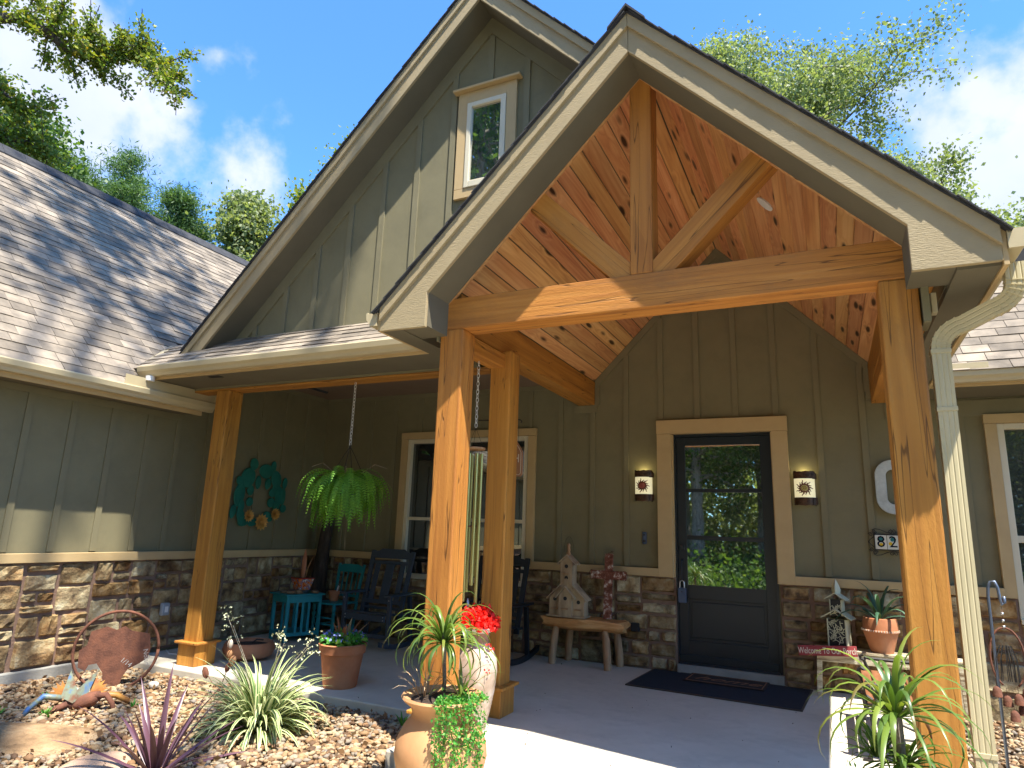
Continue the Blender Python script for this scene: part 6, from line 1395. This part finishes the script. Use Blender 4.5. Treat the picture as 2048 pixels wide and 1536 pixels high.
def tree(name, label, loc, h, r, crown0, nleaf, leafsize, lm, seed, group=None, sig=.45, nl=11, tr=.2, lean=(0, 0), depth=3, up=.35, bk=bark, parent=None, trunk_top=.85, squash=.7, cone=0, limbs=None, cat='tree', templ=LEAFV):
    t = thing(name, label, cat, loc, 0, group); rr = random.Random(seed)
    tk = [(Vector((lean[0] * (k / 6) ** 1.5, lean[1] * (k / 6) ** 1.5, h * trunk_top * k / 6)), tr * (1 - .75 * k / 6)) for k in range(7)]; tk[0] = (tk[0][0], tr * 1.35)
    L_ = []
    for i in range(nl):
        f_ = (i + .5) / nl; z = crown0 + (h * trunk_top - crown0) * f_; az = i * 2.399 + rr.uniform(-.4, .4); fr_ = z / (h * trunk_top)
        base = Vector((lean[0] * fr_ ** 1.5, lean[1] * fr_ ** 1.5, z)); rad = r * (1 - f_ * cone) * (.75 + .5 * math.sin(math.pi * min(1, f_ + .15))) * rr.uniform(.7, 1.05)
        L_.append((base, (math.cos(az), math.sin(az), up + f_ * .8 * (1 - cone)), rad * .62, tr * .42 * (1 - .5 * f_)))
    b, tips = skeleton(tk, L_, seed, depth=depth)
    b.build('trunk', bk, t, smooth=True)
    leaves('crown', canopy(tips, nleaf, sig, seed, squash), leafsize, lm, t, seed, templ=templ)
    return t
# big tree behind the gable on the right
NEEDLE = np.array([(0, 0, 0), (.5, .09, .02), (1, 0, 0), (.5, -.09, .02)])
tree('pecan_tree', 'tall pale green feathery tree rising behind the porch gable', (.2, 12.8, -.2), 17.4, 3.8, 8.6, 160000, .105, leafpale, 5, sig=.30, nl=42, tr=.24, depth=3, up=.42, lean=(.2, .3), cone=.15)
tree('young_tree', 'thin crowned green tree low at the far right edge behind the roof', (7.6, 15.2, -.2), 12.6, 2.2, 7, 9000, .13, leafpale, 15, sig=.35, nl=10, tr=.14, up=.6)
tree('young_tree', 'sparse twiggy treetop just over the right rake of the porch gable', (4.9, 13.6, -.2), 13.4, 1.5, 9, 4500, .12, leafpale, 16, sig=.3, nl=8, tr=.12, up=.7)
tree('pine_tree', 'broad dark green pine crown behind the wing ridge, nearest the oak', (-19.9, 4.6, -.2), 13.9, 3.0, 8, 60000, .17, leafpine, 21, 'pines beyond the left wing', sig=.24, nl=15, tr=.2, up=.3, cone=.2, templ=NEEDLE)
tree('pine_tree', 'smaller pine crown behind the wing ridge, beside the pale tree', (-18.5, 6.4, -.2), 14.0, 1.5, 8.5, 36000, .17, leafpine, 23, 'pines beyond the left wing', sig=.28, nl=11, tr=.18, up=.3, cone=.1, templ=NEEDLE)
tree('hardwood_tree', 'light green round topped tree between the pines and the big gable', (-16.4, 7.6, -.2), 14.6, 1.6, 7, 24000, .15, leafpale, 25, 'hardwoods beyond the left wing', sig=.36, nl=13, tr=.18, up=.6, cone=.5)
tree('hardwood_tree', 'yellow green loose tree peeping over the left rake of the big gable', (-13.2, 9.3, -.2), 17.0, 2.3, 9, 24000, .14, leafoak, 27, 'hardwoods beyond the left wing', sig=.36, nl=15, tr=.2, up=.6, cone=.5)
tree('hardwood_tree', 'dense deep green tree mass behind the upper left roof ridge', (-20.2, 1.6, -.2), 13.0, 3.4, 6, 42000, .16, leafdk, 29, 'hardwoods beyond the left wing', sig=.45, nl=17, tr=.28, up=.45, cone=.2)
# oak reaching in from the left, limbs given point by point
t = thing('oak_tree', 'yellow green oak whose dark limb reaches in at the top left', 'tree', (-14.2, -4.6, -.2))
o3 = Vector((14.2, 4.6, .2)); V3 = lambda *a: Vector(a) + o3
b = MB(); b.tube([V3(-14.2, -4.6, -.2), V3(-14.0, -4.5, 3), V3(-13.6, -4.4, 6), V3(-13.4, -4.2, 9), V3(-13.3, -4, 12)], [.42, .34, .30, .24, .12], 12)
lim = [V3(-13.6, -4.4, 7.2), V3(-12.2, -3.8, 8.6), V3(-11.2, -3.3, 9.25), V3(-10.41, -2.97, 9.38), V3(-10.23, -2.75, 9.50), V3(-10.11, -2.41, 9.46), V3(-10.07, -2.13, 9.33), V3(-9.95, -1.9, 9.35), V3(-9.85, -1.66, 9.31), V3(-9.61, -1.46, 9.48), V3(-9.34, -1.19, 9.62), V3(-9.15, -.95, 9.6)]
b.tube(lim, [.17, .13, .10, .085, .078, .07, .062, .052, .042, .032, .022, .008], 8)
tips = []
def sub(pts, r0, r1=.006):
    b.tube(pts, [r0 + (r1 - r0) * k / (len(pts) - 1) for k in range(len(pts))], 5, caps=False)
    for i in range(len(pts) - 1):
        for k in range(3): tips.append((pts[i] + (pts[i + 1] - pts[i]) * (k / 3), 0))
rr = random.Random(6)
sub([V3(-9.85, -1.66, 9.31), V3(-9.78, -1.81, 9.5), V3(-9.64, -1.7, 9.62), V3(-9.51, -1.4, 9.57), V3(-9.37, -1.04, 9.45), V3(-9.2, -.8, 9.2)], .028)
for base, n_, up_ in ((lim[3], 3, .5), (lim[4], 4, .7), (lim[5], 5, .6), (lim[6], 6, .5), (lim[7], 6, .4), (lim[8], 6, .4), (lim[9], 8, .5), (lim[10], 7, 0), (lim[11], 6, 0)):
    for k in range(n_):
        d = Vector((rr.uniform(-.2, .5), rr.uniform(-.2, .6), rr.uniform(-.55, .8) + up_ * .4)).normalized(); L_ = rr.uniform(.35, 1.0)
        p1 = base + d * L_ * .5 + Vector((rr.gauss(0, .07), rr.gauss(0, .07), rr.gauss(0, .07))); p2 = p1 + (d + Vector((rr.gauss(0, .4), rr.gauss(0, .4), rr.gauss(-.1, .4)))).normalized() * L_ * .5
        sub([base, p1, p2], .014)
        for q in range(2): p3 = p1 + (d + Vector((rr.gauss(0, .6), rr.gauss(0, .6), rr.gauss(0, .6)))).normalized() * L_ * .45; sub([p1, p3], .008)
n_main = len(tips)
# lower limbs on the left edge
for pts in ([V3(-13.8, -4.4, 5.2), V3(-12.2, -3.4, 7.0), V3(-11.3, -2.8, 7.8), V3(-10.82, -2.6, 8.45), V3(-10.81, -2.38, 8.31), V3(-10.72, -2.19, 8.28)], [V3(-13.9, -4.4, 4.6), V3(-12.4, -3.2, 6.4), V3(-11.5, -2.6, 7.5), V3(-11.09, -2.33, 7.74), V3(-10.9, -1.96, 7.8), V3(-10.75, -1.8, 7.7)]):
    b.tube(pts, [.12, .09, .07, .055, .045, .02], 7)
    for base in pts[2:]:
        for k in range(6):
            d = Vector((rr.uniform(-.4, .4), rr.uniform(-.3, .5), rr.uniform(-.5, .5))).normalized(); L_ = rr.uniform(.3, .75); sub([base, base + d * L_ * .5, base + d * L_ + Vector((0, 0, -.05))], .012)
b.build('trunk', bark, t, smooth=True)
C1 = canopy(tips[:n_main], 9500, .07, 3, .9); C2 = canopy(tips[n_main:], 4600, .12, 4, .9)
leaves('crown', np.concatenate([C1, C2]), .07, leafoak, t, 3)
# trees behind the camera: seen in the door glass, shading the roofs and walls
barkp = mat('sunlit_bark', [(.12, .10, .08), (.28, .25, .20), (.38, .35, .29)], scale=9, stretch=(2, 2, .5), rough=1, bump=1, bscale=14, detail=9, bdist=.03)  # paler copy of the bark, sunlight on the trunks put into the colour
FG = 'woodland trees across the front yard'
protoA = tree('woodland_tree', 'tall straight trunked woodland tree reflected in the door glass', (-3.6, -21, -.2), 12, 3.2, 3.8, 26000, .14, leafdk, 41, FG, sig=.5, nl=20, tr=.30, up=.15, depth=2, bk=barkp)
protoB = tree('woodland_tree', 'tall straight trunked woodland tree reflected in the door glass', (.6, -23.0, -.2), 11, 3.0, 3.4, 26000, .14, leafpale, 43, FG, sig=.45, nl=20, tr=.22, up=.2, depth=2, bk=barkp)
rr = random.Random(77)
for i, (x, y) in enumerate(((-7.2, -22), (4.6, -22), (-1.6, -27), (-11.5, -20), (9.0, -20), (-5.5, -28), (2.8, -29), (-10, -27), (7.5, -27), (-16, -22), (14, -22), (-20, -13), (20, -13), (-14, -30), (12, -31))):
    o = copy_tree(protoA if i % 2 else protoB); o.location = (x, y, -.2); o.rotation_euler = (0, 0, rr.uniform(0, 6.28)); k = rr.uniform(.85, 1.2); o.scale = (k, k, k)
o = copy_tree(protoA); o.location = (-8.0, -14.2, -.2); o.scale = (1.3, 1.3, 1.45); o['label'] = 'tall tree mirrored in the little gable window'; del o['group']
# undergrowth seen in the glass
P = np.random.default_rng(4); n = 80000; a = P.uniform(0, 1, n); X = P.uniform(-26, 24, n); Y = -15.4 - 20 * a ** 1.3 - 2 * np.sin(X * .7); Z = np.abs(P.normal(size=n)) * (.38 + .22 * np.sin(X * 1.3 + Y)) 
leaves('undergrowth', np.stack([X, Y, Z - .1], 1), .15, leafdk, None, 7, label='woodland undergrowth beyond the front yard', cat='undergrowth', kind='stuff')
n = 90000; X = P.uniform(-40, 36, n); Y = -31 - P.uniform(0, 6, n); Z = 8.5 * P.beta(1.1, 1.5, n) * (.8 + .2 * np.sin(X * .9))
leaves('distant_woodland', np.stack([X, Y, Z], 1), .34, leafpale, None, 8, label='mass of far woodland foliage beyond the front yard', cat='woodland', kind='stuff')
# shade tree: long limbs high over the yard
t = thing('shade_pine', 'very tall spreading tree behind the viewer whose limbs dapple the roofs', 'tree', (8.6, -13.4, -.2))
tk = [((0, 0, 0), .46), ((-.1, .1, 7), .38), ((-.2, .3, 14), .30), ((-.4, .5, 20), .22), ((-.8, .8, 25), .10)]
LB = []
TG = ((-.6, -9.6, 25.4), (.6, -7.6, 26.0), (1.6, -8.9, 24.6), (2.6, -7.4, 25.4), (3.3, -9.2, 25.6), (4.4, -7.6, 24.8), (5.2, -8.3, 26.2), (12.5, -14.0, 25.8), (10.5, -17.5, 25.4), (6.5, -17.0, 26.0))
for i, (tx, ty, tz) in enumerate(TG):
    base = Vector((-.25, .35, 16 + .75 * i)); far = Vector((tx - 8.6, ty + 13.4, tz + .2)) - base; LB.append((base, base + far * .78, far))
bb_, tips = skeleton([(Vector(p), r) for p, r in tk], [(m_, f_, 2.6, .07) for b0, m_, f_ in LB], 5, depth=2, spread=.6, grav=.0)
for b0, m_, f_ in LB: bb_.tube([b0, b0 + (m_ - b0) * .5 + Vector((0, 0, .3)), m_], [.13, .09, .07], 7)
bb_.build('trunk', bark, t, smooth=True)
leaves('crown', canopy(tips, 4600, .42, 9, .8), .27, leafoak, t, 9)
